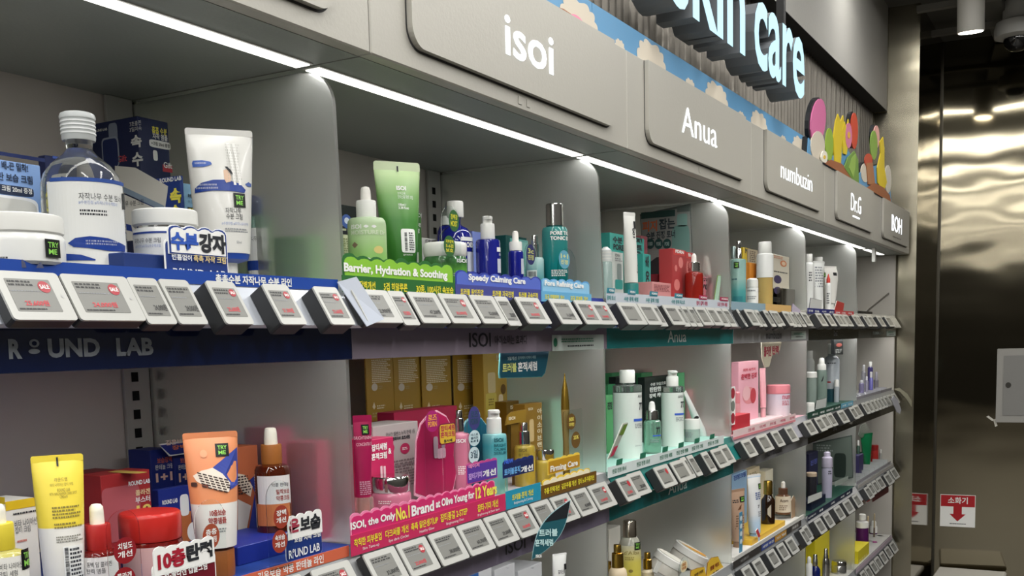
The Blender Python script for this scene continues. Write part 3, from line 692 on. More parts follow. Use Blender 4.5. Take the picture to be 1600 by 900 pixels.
# ---------------------------------------------------------------- bay 0, top shelf
o=carton('box','light blue carton with navy lid edge at the far left of top shelf',-60,-52,69,240,.20,0,mat('#8db0e6',.5))
rect('lid_edge',o.F,-52,238,69,244,mat('#1a2a5e',.5),o.b)
for s,a in (('배-끈 밀착!',(2,254,43,267)),('탄 보습 크림',(-4,272,50,285))): text(o.F,s,*a,mat('#2a3a55',.6),o.b,bold=.03)
e=ell('printed_pill',o.F,-30,289,52,304,mat('#28344e',.6),o.b,p=6); text(o.F,'크림 20ml 증정',2,292,49,301,KW,e,lift=.001)
q=ell('printed_jar',o.F,-60,304,60,352,mat('#eef0f2',.6),o.b,p=6,lift=.0006); ell('printed_jar_lid',o.F,-60,308,57,352,mat('#d5d5cf',.6),q,p=5,lift=.001)
o=carton('box','navy carton with torn top standing behind the clear toner bottle',66,80,118,242,.27,0,NAVY)
rect('printed_edge',o.F,82,246,115,250,mat('#3f5aa8',.5),o.b)
text(o.F,'MT',84,272,96,280,KW,o.b); 
# big clear toner
o=turned('toner_bottle','large clear toner bottle with white ribbed cap and birch label','bottle',133,.150,0,[
 ('cap',mat('#e2e6e6',.25,0,.35),[(21,177),(25,179),(26.5,183),(26.5,187),(25,189),(25,217),(24,221)]),
 ('neck',CLEAR,[(20,219.5),(20,228),(19,234)]),
 ('bottle_body',mat('#eef3f4',.03,0,.96,0,1.36),[(19,234),(26,243),(44,259),(55,274),(60,290),(61,320),(61,404),(59,418),(52,'B')])])
for v in (191,197,203,209): lathe('cap_rib',[(25.9*o.k,ZL(v,o.X,o.Y)-o.zs),(25.9*o.k,ZL(v+2.4,o.X,o.Y)-o.zs)],mat('#eef0f0',.3),o.p['cap'],o.X,o.Y,o.zs)
m=o.m; m.rf=None
lb=grid('label',m,*pxr(m,84,282,190,413),mat('#dddedb',.45),o.t,.0006)
rect('blue_band',m,84,277,190,283,mat('#274a96',.5),lb,lift=.0010)
text(m,'자작나무 수분 토너',124,301,183,312,KO,lb,bold=.0); text(m,'#수분진정 #자작나무수액토너',124,313,178,319,mat('#8c9cc8',.6),lb,bold=0)
dashes(m,126,326,172,337,2,INK,lb,dens=14)
polyd('printed_hill',m,[(110,380),(120,372),(140,369),(165,371),(180,376),(190,380),(190,390),(165,391),(140,388),(118,386)],BLUE,lb,lift=.0013)
polyd('printed_hill',m,[(84,395),(104,396),(128,398),(148,405),(148,407),(110,407),(84,407)],BLUE,lb,lift=.0013)
dashes(m,135,374,180,383,2,KW,lb,dens=26,lift=.0017,fill=.25)
rect('sticker',m,185,295,189,321,BLACK,o.t,lift=.0014)
# front jar
o=turned('cream_jar','white cream jar at the left edge with a black TRY ME sticker','jar',22,.095,0,[
 ('lid',CAPW,[(66,338),(70,340),(71,345),(71,366),(68,369)]),('jar_body',BODYW,[(68,369),(71,374),(72,382),(71,412),(66,'B')])])
tryme(o.m,65,371,86,400,o.t); dashes(o.m,-5,400,16,410,2,KO,o.t,dens=8)
for a in ((28,405,40,418),(53,408,64,418)): polyd('printed_leaf',o.m,[(a[0],a[3]),(a[0]+2,a[1]+6),((a[0]+a[2])/2,a[1]),(a[2]-2,a[1]+5),(a[2],a[3])],mat('#4a4e6a',.6),o.t)
# tall dark navy box at the back
o=carton('box','tall dark navy carton with large lettering at the back of top shelf',151,228,270,181,.36,0,mat('#14224e',.5))
text(o.F,'흡흡 수분',237,199,260,210,KY,o.b); text(o.F,'자작 앰플',238,210,261,219,KW,o.b)
e=ell('printed_pill',o.F,233,220,266,232,KW,o.b,p=5); text(o.F,'+크림 20ml 증정',236,223,264,229,KO,e,lift=.001)
ell('printed_dropper',o.F,239,235,246,251,KW,o.b,p=4); e=rect('gift_print',o.F,254,258,269,269,mat('#b33040',.6),o.b); text(o.F,'Gift',255,254,268,263,KW,e,lift=.001)
text(o.L,'7초충전',203,189,221,197,KW,o.b,bold=0); text(o.L,'3일지속',203,198,222,205,KW,o.b,bold=0)
text(o.L,'속',205,211,222,231,KW,o.b,bold=.04); text(o.L,'수',207,238,224,260,KW,o.b,bold=.04)
ell('printed_dropper',o.L,170,192,184,222,mat('#8d96a8',.6),o.b,p=4); e=ell('printed_bottle',o.L,160,214,187,262,mat('#9aa3b5',.6),o.b,p=6,lift=.0008); ell('printed_bottle',o.L,162,217,185,262,mat('#1a2c62',.6),e,p=6,lift=.0012)
text(o.L,'Gift',184,243,199,253,mat('#d45560',.6),o.b); text(o.L,'UND LAB',152,201,168,205,KW,o.b)
# navy box with a jar picture
o=carton('box','navy carton with jar picture and yellow letters behind the small jar',182,288,291,274,.235,0,mat('#1e3c86',.5),dep=.085)
polyd('printed_jar',o.L,[(180,259),(212,262),(263,291),(262,301),(258,328),(200,303),(180,300)],mat('#dad8cf',.6),o.L and o.b)
polyd('printed_jar_shade',o.L,[(190,290),(258,322),(256,330),(190,299)],mat('#8ca0b4',.6),o.b,lift=.0008)
polyd('printed_label',o.L,[(186,300),(256,331),(250,372),(186,378)],mat('#dcdad2',.6),o.b,lift=.0007)
text(o.L,'나무 수분 크림',192,313,225,322,KO,o.b,bold=0,lift=.0012); polyd('printed_hill',o.L,[(192,348),(206,352),(208,362),(192,358)],BLUE,o.b,lift=.0012)
text(o.L,'ROUND LAB',250,277,284,284,KW,o.b,bold=.04); text(o.L,'속',266,294,284,318,KY,o.b,bold=.05); text(o.L,'수',266,320,284,338,KY,o.b,bold=.05)
o=carton('box','small light blue carton between navy carton and white tube, black yellow lettering',289,292,305,286,.245,0,mat('#86b2d2',.5),dep=.03)
text(o.F,'촉촉',293,303,299,310,KO,o.b); text(o.F,'수크림',293,313,304,318,KO,o.b,bold=0); e=rect('printed_block',o.F,293,324,304,336,mat('#2a2f38',.6),o.b); text(o.F,'대',294,325,303,335,KY,e,lift=.001)
# tray and small jar on it
o=box('display_tray',XL(197,.075,-.3),.078,RZ[0],XL(300,.075,-.3),.19,RZ[0]+.022,mat('#14306e',.5),bev=.001,org=(-.33,.078,RZ[0])); props(o,'low navy display tray under the small white jar on top shelf','tray')
o=turned('cream_jar','small white cream jar with blue hill print on the navy tray','jar',258,.13,0,[
 ('lid',CAPW,[(47,330),(49,332),(49.5,336),(49.5,353),(47,356)]),('neck_ring',CHROME,[(45,356),(45,359)]),('jar_body',BODYW,[(46,359),(49,363),(49.5,372),(49,402),(45,'B')])],bl=.0221)
rect('blue_rim',o.m,211,361,305,364,BLUE,o.t); text(o.m,'자작나무 수분 크림',215,371,252,379,KO,o.t,bold=0); text(o.m,'#수분진정 #자작나무수액크림',216,381,252,386,mat('#7d8fc0',.6),o.t,bold=0)
# tube
o=tube('white_tube','tall white squeeze tube with blue hills and black TRY ME sticker',(291,392),202,(313,391),396,.175,0,mat('#dfdedb',.35,coat=.2),None,[],.85) if False else None
BLC=mat('#1f47a0',.3)
def mk(name,label,*a,**k): return tube(name,label,*a,**k)
o=mk('squeeze_tube','tall white squeeze tube with blue hills and black TRY ME sticker',(291,392),202,(312,391),398,.17,0,mat('#dcdbd6',.35,coat=.2),CAPW,[(19,411),(19,428),(18,'B')],face=.85)
lathe('blue_collar',[(39*o.k,ZL(396,o.X,o.Y)-o.zs),(36*o.k,ZL(407,o.X,o.Y)-o.zs),(21*o.k,ZL(412,o.X,o.Y)-o.zs)],BLC,o.t,o.X,o.Y,o.zs)
m=o.m
polyd('printed_hill',m,[(303,304),(303,297),(312,289),(330,285),(352,285),(372,291),(381,300),(379,305),(360,303),(330,302)],BLUE,o.t,lift=.0010)
polyd('printed_hill',m,[(299,257),(300,253),(314,253),(327,256),(329,260),(316,264),(300,263)],mat('#3f62b4',.5),o.t,lift=.0010)
polyd('printed_hill',m,[(380,291),(386,287),(391,289),(391,294),(384,294)],mat('#4a62a4',.5),o.t,lift=.001)
dashes(m,305,290,345,300,2,KW,o.t,dens=26,lift=.0014,fill=.25); dashes(m,303,255,320,260,1,KW,o.t,dens=12,lift=.0014,fill=.3)
polyd('printed_tree',m,[(352,225),(357,225),(363,262),(366,293),(362,293),(358,262)],mat('#efeeea',.6),o.t,lift=.0012); polyd('printed_tree',m,[(361,226),(365,226),(370,260),(374,293),(370,293),(366,262)],mat('#efeeea',.6),o.t,lift=.0012)
dashes(m,352,226,374,290,14,mat('#a9a8a0',.6),o.t,dens=9,lift=.0016,fill=.2)
polyd('printed_figure',m,[(346,270),(352,268),(358,280),(357,288),(350,290),(347,284)],mat('#d9b9a0',.6),o.t,lift=.0016); polyd('printed_hair',m,[(348,264),(352,264),(358,270),(361,277),(357,275),(352,269)],KO,o.t,lift=.002)
tryme(m,361,306,380,328,o.t); text(m,'자작나무',348,329,373,338,KO,o.t,bold=0); text(m,'수분 크림',349,338,375,347,KO,o.t,bold=0)
text(m,'#수분진정 #자작나무수액',342,351,384,356,mat('#8c9cc8',.6),o.t,bold=0); dashes(m,347,360,384,367,2,GREYINK,o.t,dens=14); text(m,'50ml',365,380,373,384,GREYINK,o.t,bold=0)
# small bottle behind
o=turned('serum_bottle','small bottle with navy cap half hidden behind the white tube','bottle',404,.235,0,[
 ('cap',mat('#1a3474',.35),[(11,308),(12,310),(12,335),(11,337)]),('bottle_body',mat('#a8c6c4',.08,0,.7),[(12,337),(16,340),(17,346),(17,430),(16,'B')])])
lb=grid('label',o.m,*pxr(o.m,388,356,420,436),mat('#d9dad8',.5),o.t,.0006); text(o.m,'나무 수분 앰플',394,369,417,377,KO,lb,bold=0,lift=.001); rect('blue_hill',o.m,388,407,420,422,BLUE,lb,lift=.001)
# standing card and strip
o=card('shelf_card','navy shelf card with big moisture lettering in front of small jar',258,378,356,442,.070,0,mat('#17357c',.5),rim=.0016)
m=o.m; bb=card; 
P=scal(*pxr(m,261,355,353,400),4,.006)
e=plate('word_outline',m,P,.0014,PWHITE,o.t,lift=.0016); e2=plate('word_rim',m,[(a*.97+ (P[0][0]+P[-1][0])/2*.03,b*.95+.05*(P[0][1]+P[1][1])/2) for a,b in P],.0006,mat('#1c3c88',.5),o.t,lift=.0022); plate('word_white',m,[(a*.92+(P[0][0]+P[-1][0])/2*.08,b*.86+.14*(P[0][1]+P[1][1])/2) for a,b in P],.0004,PWHITE,o.t,lift=.0026)
text(m,'수분',264,364,307,392,mat('#2a56b8',.6),o.t,bold=.05,lift=.0034); text(m,'강자',308,366,350,396,KO,o.t,bold=.05,lift=.0034)
text(m,'빈틈없이',266,398,297,407,KW,o.t,lift=.003); text(m,'촉촉 자작 크림',300,400,350,411,mat('#e8cf8a',.6),o.t,lift=.003); text(m,'R°UND  LAB',268,421,350,431,KW,o.t,lift=.003)
def strip(k,r,label,u0,u1,z0,z1,mt,items,y=.0535,scall=None,edge=None,name='shelf_strip'):
    """printed paper strip clipped over the tag rail; items=(text,u0,u1,fz0,fz1,material)"""
    z=RZ[r]; m=PM((0,y,z)); a0,a1=XL(u0,y,z),XL(u1,y,z)
    t=thing(name,label,'shelf strip',(a0,y,z-.008)); pts=[(a0,z0),(a1,z0),(a1,z1),(a0,z1)]
    if scall: n,amp=scall; pts=scal(a0,z0,a1,z1,n,amp)
    plate('paper_strip',m,pts,.0012,mt,t)
    for it in items:
        s,c0,c1,f0,f1,tm=it[:6]; b0,b1=XL(c0,y,z),XL(c1,y,z); textm(m,s,b0,z0+(z1-z0)*f0,b1,z0+(z1-z0)*f1,tm,t,lift=.0006,bold=it[6] if len(it)>6 else .02)
    return t,m
KBL=mat('#1b46a0',.45)
strip(0,0,'blue printed strip along the front of the near top shelf',-80,528,-.0125,.0035,KBL,[('촉촉수분 자작나무 수분 라인',336,455,.15,.85,KW,.03)])
# clear end cover of navy strip
m=PM((0,.0,0)); V=[Vector(p) for p in ((-.032,.050,-.312),(-.014,.030,-.305),(-.003,-.008,-.366),(-.028,.004,-.376))]
o=mesh('strip_end_flap',V+[p+Vector((0,.0012,-.0004)) for p in V],[(0,3,2,1),(4,5,6,7),(0,1,5,4),(1,2,6,5),(2,3,7,6),(3,0,4,7)],mat('#b4bac6',.25),org=V[3]); props(o,'folded translucent end flap of rail cover at the navy shelf end','rail cover')
# ---------------------------------------------------------------- bay 0, second shelf
o=carton('box','white carton with yellow top at the left edge of second shelf',-40,8,62,786,.20,1,mat('#e9e6de',.5))
rect('yellow_edge',o.F,8,780,62,794,mat('#e8c322',.5),o.b); rect('yellow_edge',o.L,-40,775,8,786,mat('#e8c322',.5),o.b)
text(o.F,'비타 나이아신',22,810,57,822,KO,o.b,bold=0); text(o.F,'잡티 크림',23,822,47,832,KO,o.b,bold=0); dashes(o.F,20,798,58,803,1,KO,o.b); dashes(o.F,26,842,42,848,1,mat('#d07a6a',.6),o.b)
o=turned('dropper_bottle','yellow serum dropper bottle with cream bulb at the left edge','bottle',8,.065,1,[
 ('bulb',RUB,[(2,787),(6,788),(9,793),(10,800),(10,820)]),('collar',mat('#d9c63e',.4),[(19,817),(20,819),(20,856),(19,858)]),
 ('bottle_body',mat('#d8cf7a',.12,0,.4),[(18,858),(30,862),(36,870),(37,880),(37,'B')])])
lb=grid('label',o.m,*pxr(o.m,-25,872,44,960),mat('#e8e6e0',.5),o.t,.0006); text(o.m,'비타 나이아신',0,881,30,891,KO,lb,bold=0,lift=.001); text(o.m,'잡티 세럼',-2,893,24,902,KO,lb,bold=0,lift=.001); tryme(o.m,29,864,45,896,o.t)
YG=grad([(0,'#e9e7e0'),(.455,'#e9e7e0'),(.46,'#f0d84a'),(1,'#f3dd52')],.35)
o=mk('squeeze_tube','yellow and white squeeze tube shown from its back with barcode sticker',(51,126),711,(72,131),905,.13,1,YG,CAPW,[(17,912),(17,940),(16,'B')],face=.9,crm=mat('#f0d84a',.4))
m=o.m; 
for s,a in (('라운드랩',(84,745,104,751)),('비타 나이아신 잡티 크림',(77,753,113,758)),('ROUND LAB',(88,761,108,766)),('VITA NIACINAMIDE DARK SPOT',(76,767,119,771)),('CREAM',(92,772,104,776))): text(m,s,*a,mat('#8a7d3a',.6),o.t,bold=0)
dashes(m,80,787,126,807,4,mat('#8a7d3a',.6),o.t,dens=10); dashes(m,83,812,127,822,2,mat('#8a7d3a',.6),o.t,dens=10); dashes(m,86,832,128,843,3,mat('#8c8a80',.6),o.t,dens=10)
s=rect('barcode_sticker',m,98,848,130,905,KW,o.t,lift=.0010); bars(m,100,850,106,902,26,KO,s,vert=False,lift=.0014); dashes(m,108,850,128,900,8,INK,s,lift=.0014,dens=5)
rect('seam_mark',m,87.5,714,90.5,728,KO,o.t,lift=.0018)
for (uL,uC,uR,v,y,lab,sh) in ((98,132,186,741,.375,'dark red carton half hidden at the back behind yellow tube',1),(128,163,238,744,.26,'bright red carton with number ten print behind the red jar',0)):
    o=carton('box',lab,uL,uC,uR,v,y,1,mat('#a82a2c' if not sh else '#93262a',.5))
    if not sh:
        text(o.F,'ROUND LAB',200,750,234,757,KW,o.b,bold=.04,); text(o.F,'콜라겐',211,764,234,773,mat('#f0dba8',.6),o.b); text(o.F,'부스터',211,775,234,785,KW,o.b); text(o.F,'10',213,788,236,803,mat('#ecd06a',.6),o.b,bold=.04)
        e=ell('printed_panel',o.F,160,759,220,845,mat('#b95a60',.55),o.b,p=9); ell('gold_print',o.T,165,733,235,743,mat('#d9b95c',.5),o.b,p=5)
o=turned('dropper_bottle','red serum dropper bottle with cream rubber bulb beside yellow tube','bottle',156,.115,1,[
 ('bulb',RUB,[(3,787),(7,788),(10,792),(10.5,800),(11,817),(12,821)]),('collar',mat('#b02826',.35),[(18,818),(19,820),(19,856),(18,858)]),
 ('bottle_body',mat('#7a1e1c',.1,0,.3),[(18,857),(26,860),(29,866),(29.5,880),(29.5,'B')])])
lb=grid('label',o.m,*pxr(o.m,131,871,184,960),mat('#e6e2df',.5),o.t,.0006); text(o.m,'동백 딥 콜라겐',138,878,172,886,KO,lb,bold=0,lift=.001); text(o.m,'탄력 앰플',138,888,164,896,KO,lb,bold=0,lift=.001)
o=turned('cream_jar','red lidded cream jar with dark red glass body on second shelf','jar',237,.125,1,[
 ('lid',mat('#c02a24',.3),[(44,799),(46,801),(47,805),(47,837),(45,841)]),('jar_body',mat('#7c1614',.12,0,.25,coat=.5),[(46,842),(47,846),(47.5,900),(44,'B')])])
lb=grid('label',o.m,*pxr(o.m,196,856,278,920),mat('#c9a2a0',.5),o.t,.0006)
standing('shelf_talker','clear standing talker with two dark red ovals in front of red bottle',168,796,220,930,.045,1,[(177,839,213,881,['치밀도','개선']),(176,886,212,928,['콜라겐','탄력'])],mat('#8e1620',.5),KW)
o=card('shelf_card','dark red shelf card with ten layer elasticity lettering',238,872,338,925,.040,1,mat('#6e0f22',.5),edge=PWHITE)
P=scal(*pxr(o.m,238,845,334,890),5,.006); plate('word_outline',o.m,P,.0014,PWHITE,o.t,lift=.0016)
text(o.m,'10층',244,858,288,888,mat('#a5162e',.6),o.t,bold=.05,lift=.0022); text(o.m,'탄력',289,847,330,874,KO,o.t,bold=.05,lift=.0022); text(o.m,'딥-콜라겐 캡슐크림',255,884,322,898,KW,o.t,lift=.0022)
# orange line
for i,(uL,uC,uR,v,y,lab) in enumerate(((236,240,272,704,.39,'navy carton with orange letters at the back left, second shelf'),(272,276,303,702,.385,'navy carton right beside its twin at the back of second shelf'))):
    o=carton('box',lab,uL,uC,uR,v,y,1,mat('#1b2c7c',.5),dep=.05)
    text(o.F,'보습장벽',uC+5,714,uR-4,723,mat('#d46a50',.6),o.b); text(o.F,'판테놀 크림',uC+2,725,uR-2,733,KW,o.b,bold=0); text(o.F,'1+1',uC+3,738,uR-3,752,mat('#f0c9b8',.6),o.b,bold=.04)
o=card('header_flap','folded blue flap with orange letters and one plus one badge',248,684,412,704,.375,1,mat('#1f2f86',.5),zb=RZ[1]+.105,cat='sign',shape=lambda a0,b0,a1,b1:[(a0+.02,b0),(a1,b0),(a1-.015,b1),(a0,b1)])
text(o.m,'깊은보습',258,686,292,694,mat('#f2d6c8',.6),o.t,bold=.03,lift=.0012); text(o.m,'장벽',268,695,290,702,mat('#e07a48',.6),o.t,bold=.03,lift=.0012); text(o.m,'개선',368,694,384,702,mat('#e07a48',.6),o.t,bold=.03,lift=.0012)
e=ell('badge',o.m,384,684,408,703,KW,o.t,lift=.0012); text(o.m,'1+1',388,688,404,698,mat('#cf6240',.6),e,lift=.0018,bold=.04)
o=carton('box','navy carton with dropper picture and small logo behind the orange tube',240,250,300,766,.27,1,mat('#1b3088',.5))
rect('orange_print',o.F,276,800,300,860,mat('#b86a3c',.5),o.b); text(o.F,'ROUND LAB',247 if 0 else 253,780,277,787,KW,o.b,bold=.04); ell('printed_dropper',o.F,281,772,295,806,KW,o.b,p=4)
e=ell('round_badge',o.F,292,815,312,845,KW,o.b,lift=.0008)
OG=grad([(0,'#e9e6e2'),(.405,'#e9e6e2'),(.41,'#e79566'),(1,'#e79566')],.35)
o=mk('squeeze_tube','orange and white squeeze tube with brick wall print and brown cap',(287,369),675,(308,370),852,.10,1,OG,mat('#9c5a2a',.45),[(26,857),(27,859),(27,888),(26,'B')],face=.85,crm=mat('#e08e62',.4))
m=o.m
polyd('blue_wedge',m,[(370,698),(371,756),(352,765),(340,757),(322,735)][::-1],mat('#3a4aa0',.5),o.t,lift=.0010)
e=polyd('brick_print',m,[(300,742),(312,734),(330,729),(345,738),(357,752),(355,766),(335,762),(318,757),(305,750)],mat('#f0e4d4',.6),o.t,lift=.0014); 
V=[];Fc=[]
for j in range(6):
    for i in range(6):
        u=306+i*8.2+j*1.5; v=736+j*4+i*1.9
        if u>352: continue
        k0=len(V); V+=[m.fwd(*m.inv(uu,vv),.0018) for uu,vv in ((u,v),(u+6,v+1.4),(u+6.4,v+3.4),(u+.4,v+2))]; Fc.append((k0,k0+1,k0+2,k0+3))
mesh('dark_bricks',V,Fc,mat('#3a2a26',.6),e)
ell('loose_brick',m,297,752,306,759,mat('#4a2f28',.6),o.t,p=4,lift=.0016); ell('loose_brick',m,313,754,323,759,mat('#7a4030',.6),o.t,p=4,lift=.0016)
tryme(m,335,692,356,712,o.t); text(m,'10층보습',324,792,349,802,mat('#a33c38',.6),o.t,bold=.03); text(m,'약콩앰플',322,804,350,814,mat('#a33c38',.6),o.t,bold=.03); dashes(m,318,820,356,828,2,GREYINK,o.t,dens=9)
ell('embossed_bean',m,311,702,322,714,mat('#eda57c',.4),o.t,lift=.001)
o=carton('box','orange and navy display carton with brick print between tube and amber bottle',366,371,406,700,.22,1,mat('#b5613c',.5),dep=.05)
polyd('navy_wedge',o.F,[(406,735),(406,830),(388,830),(398,770),(390,750)],mat('#233488',.5),o.b); polyd('brick_print',o.F,[(371,740),(382,742),(394,760),(391,776),(378,768),(371,755)],mat('#e8dcc8',.6),o.b,lift=.0008)
dashes(o.F,371,742,392,772,7,mat('#3a2a26',.6),o.b,dens=4,lift=.0012); polyd('white_panel',o.F,[(371,780),(392,790),(384,832),(371,832)],mat('#d8d4cc',.6),o.b,lift=.0008)
t0=box('display_block',XL(367,.12,-.68),.115,RZ[1],XL(462,.12,-.68),.215,RZ[1]+.026,mat('#1c3192',.45),bev=.001,org=(-.1,.115,RZ[1])); props(t0,'royal blue display block under the amber dropper bottle','display block')
o=turned('dropper_bottle','amber glass dropper bottle with wooden collar on blue block','bottle',427.5,.16,1,[
 ('bulb',RUB,[(4,668),(8,669),(9.5,674),(10,682),(10.5,697)]),('collar',mat('#a5652c',.5),[(15.5,694),(16,696),(16,722),(15.5,724)]),
 ('bottle_body',mat('#6a2508',.06,0,.55,coat=.6),[(15,724),(25,727),(27.5,733),(28,742),(28,828),(26,'B')])],bl=.0262)
lb=grid('label',o.m,*pxr(o.m,404,744,452,788),mat('#e6e3e0',.5),o.t,.0006); grid('orange_label',o.m,*pxr(o.m,404,788,452,822),mat('#cf7a4a',.5),o.t,.0006)
text(o.m,'약콩 판테놀',424,755,449,761,KO,lb,bold=0,lift=.001); text(o.m,'밀착보습',431,765,450,773,mat('#a33c38',.6),lb,lift=.001); text(o.m,'약콩크림',431,775,450,783,mat('#a33c38',.6),lb,lift=.001)
o=card('shelf_card','navy shelf card with deep moisture lettering beside blue block',446,826,503,872,.072,1,mat('#17357c',.5),edge=mat('#d0d4dc',.5),rim=.0008,zb=RZ[1])
P=scal(*pxr(o.m,448,800,502,838),4,.006); plate('word_outline',o.m,P,.0014,PWHITE,o.t,lift=.0016); text(o.m,'은',450,810,466,832,mat('#a5364a',.6),o.t,bold=.05,lift=.0022); text(o.m,'보습',467,804,499,828,KO,o.t,bold=.05,lift=.0022)
text(o.m,'보습 지속 크림',458,834,499,843,KW,o.t,lift=.0022); text(o.m,'R°UND LAB',436 if 0 else 449,853,498,867,KW,o.t,lift=.0022)
standing('shelf_talker','clear standing talker with two brown ovals before the orange tube',306,780,354,925,.048,1,[(316,818,343,858,['층층','레이어링']),(309,860,336,898,['각질','물끈'])],mat('#a04a30',.5),KW)
standing('shelf_talker','clear standing talker with two brown ovals before the amber bottle',418,750,456,900,.052,1,[(427,789,451,826,['장벽','개선']),(425,828,449,864,['속보습','개선'])],mat('#9a3a28',.5),KW)
strip(0,1,'orange printed strip along the near second shelf front',300,545,-.012,.004,mat('#d4694a',.45),[('깊은보습 약콩 판테놀 라인',402,505,.12,.88,KW,.02)])
# ---------------------------------------------------------------- bay 1, top shelf
o=carton('box','small cream carton with dark lettering and holographic round sticker beside divider',528,530,557,344,.24,0,mat('#cfd6b0',.5),dep=.05)
rect('dark_top',o.F,530,319,557,331,mat('#26302c',.5),o.b) if 0 else None
text(o.F,'크',531,348,545,364,KO,o.b,bold=.05); rect('printed_edge',o.F,530,364,557,367,KO,o.b); dashes(o.F,531,372,556,405,9,mat('#8f9a6c',.6),o.b,dens=5)
e=ell('holographic_sticker',o.F,533,335,549,357,mat('#6f8fe8',.2,.5),o.b,lift=.001); ell('sticker_print',o.F,537,340,545,350,mat('#d8e4ee',.4),e,lift=.0014)
o=carton('box','dark green carton lying behind the cream carton near the first divider',522,528,560,318,.36,0,mat('#1f2b27',.5),dep=.04)
FR=grad([(0,'#58a83a'),(.45,'#8fc06a'),(.8,'#b4cf9c'),(1,'#a9bd9a')],.35)
o=turned('dropper_bottle','frosted green serum dropper bottle with white cap and bulb','bottle',575,.14,0,[
 ('bulb',mat('#e6e3dc',.5),[(3,292),(6,293),(7.5,297),(8,303),(8.2,316)]),('collar',CAPW,[(14.5,314),(15.5,316),(15.5,340)]),
 ('bottle_body',FR,[(15,340),(26,342),(29,346),(30,352),(30,412),(29,'B')])])
text(o.m,'ISOI',550,350,565,357,KW,o.t,bold=.03); text(o.m,'MOISTURE Dr',550,359,600,366,mat('#d5e2c6',.6),o.t,bold=.03); ell('printed_leaf',o.m,568,351,576,356,KW,o.t,p=1.3); ell('printed_leaf',o.m,580,351,588,356,KW,o.t,p=1.3)
ell('printed_star',o.m,551,377,560,387,mat('#8a7460',.6),o.t,p=1.0,n=20); ell('printed_cloud',o.m,563,402,582,414,KW,o.t); ell('printed_moon',o.m,584,384,598,396,mat('#d8c77c',.6),o.t)
TGm=grad([(0,'#2e6e24'),(.45,'#3f8030'),(.72,'#78a85e'),(.95,'#b9d49c')],.35)
o=mk('squeeze_tube','tall green squeeze tube with pale top and barcode sticker',(584,655),253,(602,652),412,.17,0,TGm,mat('#356e2c',.4),[(20,416),(20,'B')],face=.6,crm=mat('#cfdcb8',.4),crimp=.085)
m=o.m; text(m,'ISOI',615,292,630,299,KW,o.t,bold=.04); text(m,'모이스춰 닥터 크림',616,307,640,313,KW,o.t,bold=0); text(m,'모이스춰',616,302,628,306,KW,o.t,bold=0); text(m,'100ml /',616,320,628,324,KW,o.t); text(m,'3.38 fl.oz',616,325,632,329,KW,o.t)
s=ell('barcode_sticker',m,618,360,641,397,KW,o.t,p=9,lift=.0012); bars(m,623,365,627,394,22,KO,s,vert=False,lift=.0016); dashes(m,630,365,639,394,8,INK,s,dens=3,lift=.0016); text(m,'@FORANDS',621,399,636,402,KW,o.t,bold=0); rect('seam_mark',m,618.5,260,621,269,KO,o.t,lift=.0022)
o=carton('box','green carton with white lettering behind the tall green tube',640,644,660,330,.30,0,mat('#3f7a30',.5),dep=.04)
text(o.F,'크림추천',645,348,657,354,KW,o.b,bold=.04); text(o.F,'진정',646,357,655,364,KW,o.b,bold=.04); text(o.F,'MOI',647,333,658,339,KW,o.b,bold=0); rect('printed_label',o.F,647,394,654,410,mat('#c9d4bc',.6),o.b)
o=carton('box','flat white carton with red square at the back of green jar',658,661,690,371,.30,0,mat('#d8d8d2',.5),dep=.05)
text(o.F,'(DRIAN)',664,375,682,381,INK,o.b,bold=0); rect('red_print',o.F,683,374,688,380,RED,o.b)
o=turned('cream_jar','wide green glass cream jar with white lid on top shelf','jar',696,.105,0,[
 ('lid',CAPW,[(31,380),(33,382),(34,386),(34,399),(32,402)]),('jar_body',grad([(0,'#5a9a3a'),(.6,'#62a044'),(.8,'#3c6a38'),(1,'#3f6a40')],.12),[(32,402),(34,406),(34.5,412),(34,432),(32,'B')])])
text(o.m,'ISOI',713,404,728,410,KW,o.t,bold=.03); dashes(o.m,700,426,726,432,2,KW,o.t,dens=8)
standing('shelf_talker','clear standing talker with two green ovals before green jar',690,322,720,412,.062,0,[(701,328,717,362,['장벽강','MOIST']),(693,368,711,401,['피부장벽','5-6겹','보호'])],mat('#2f6232',.5),mat('#e6dc3c',.6))
NB=mat('#1a2080',.12,coat=.6)
o=turned('toner_bottle','round shouldered cobalt blue bottle with white cap behind green jar','bottle',714,.215,0,[
 ('cap',CAPW,[(12,315),(13,317),(13.2,338),(12.5,340)]),('bottle_body',NB,[(8.5,340),(8,350),(10,353),(19,358),(25,367),(26.5,380),(26.5,430),(25,'B')])])
text(o.m,'+ ACNEDr',721,378,739,386,KW,o.t,bold=.03); rect('label',o.m,730,393,740,424,mat('#c5c9d4',.5),o.t,lift=.0008); rect('white_cross',o.m,720,370,738,376,KW,o.t); 
o=turned('toner_bottle','second cobalt blue bottle mostly hidden behind the talker','bottle',699,.28,0,[('bottle_body',NB,[(3,352),(10,354),(14,362),(15,372),(15,'B')]),('cap',CAPW,[(6,338),(7,340),(7,352)])])
o=carton('box','periwinkle blue carton between cobalt bottle and cobalt pump bottle',737,740,765,361,.255,0,mat('#7a8bd0',.5),dep=.04)
def pump(o_,uc,v0,v1,wpx,m):
    k=o_.k; X,Y,zs=o_.X,o_.Y,o_.zs; z0,z1=ZL(v0,X,Y),ZL(v1,X,Y)
    lathe('pump_head',[(wpx*.8*k,z0-zs),(wpx*k,z0-zs-.001),(wpx*k,z1-zs)],m,o_.t,X,Y,zs)
    box('spout',X-wpx*k*1.25,Y-wpx*k*1.3,z0-.0075,X,Y,z0-.0012,m,o_.t,bev=.001,seg=2)
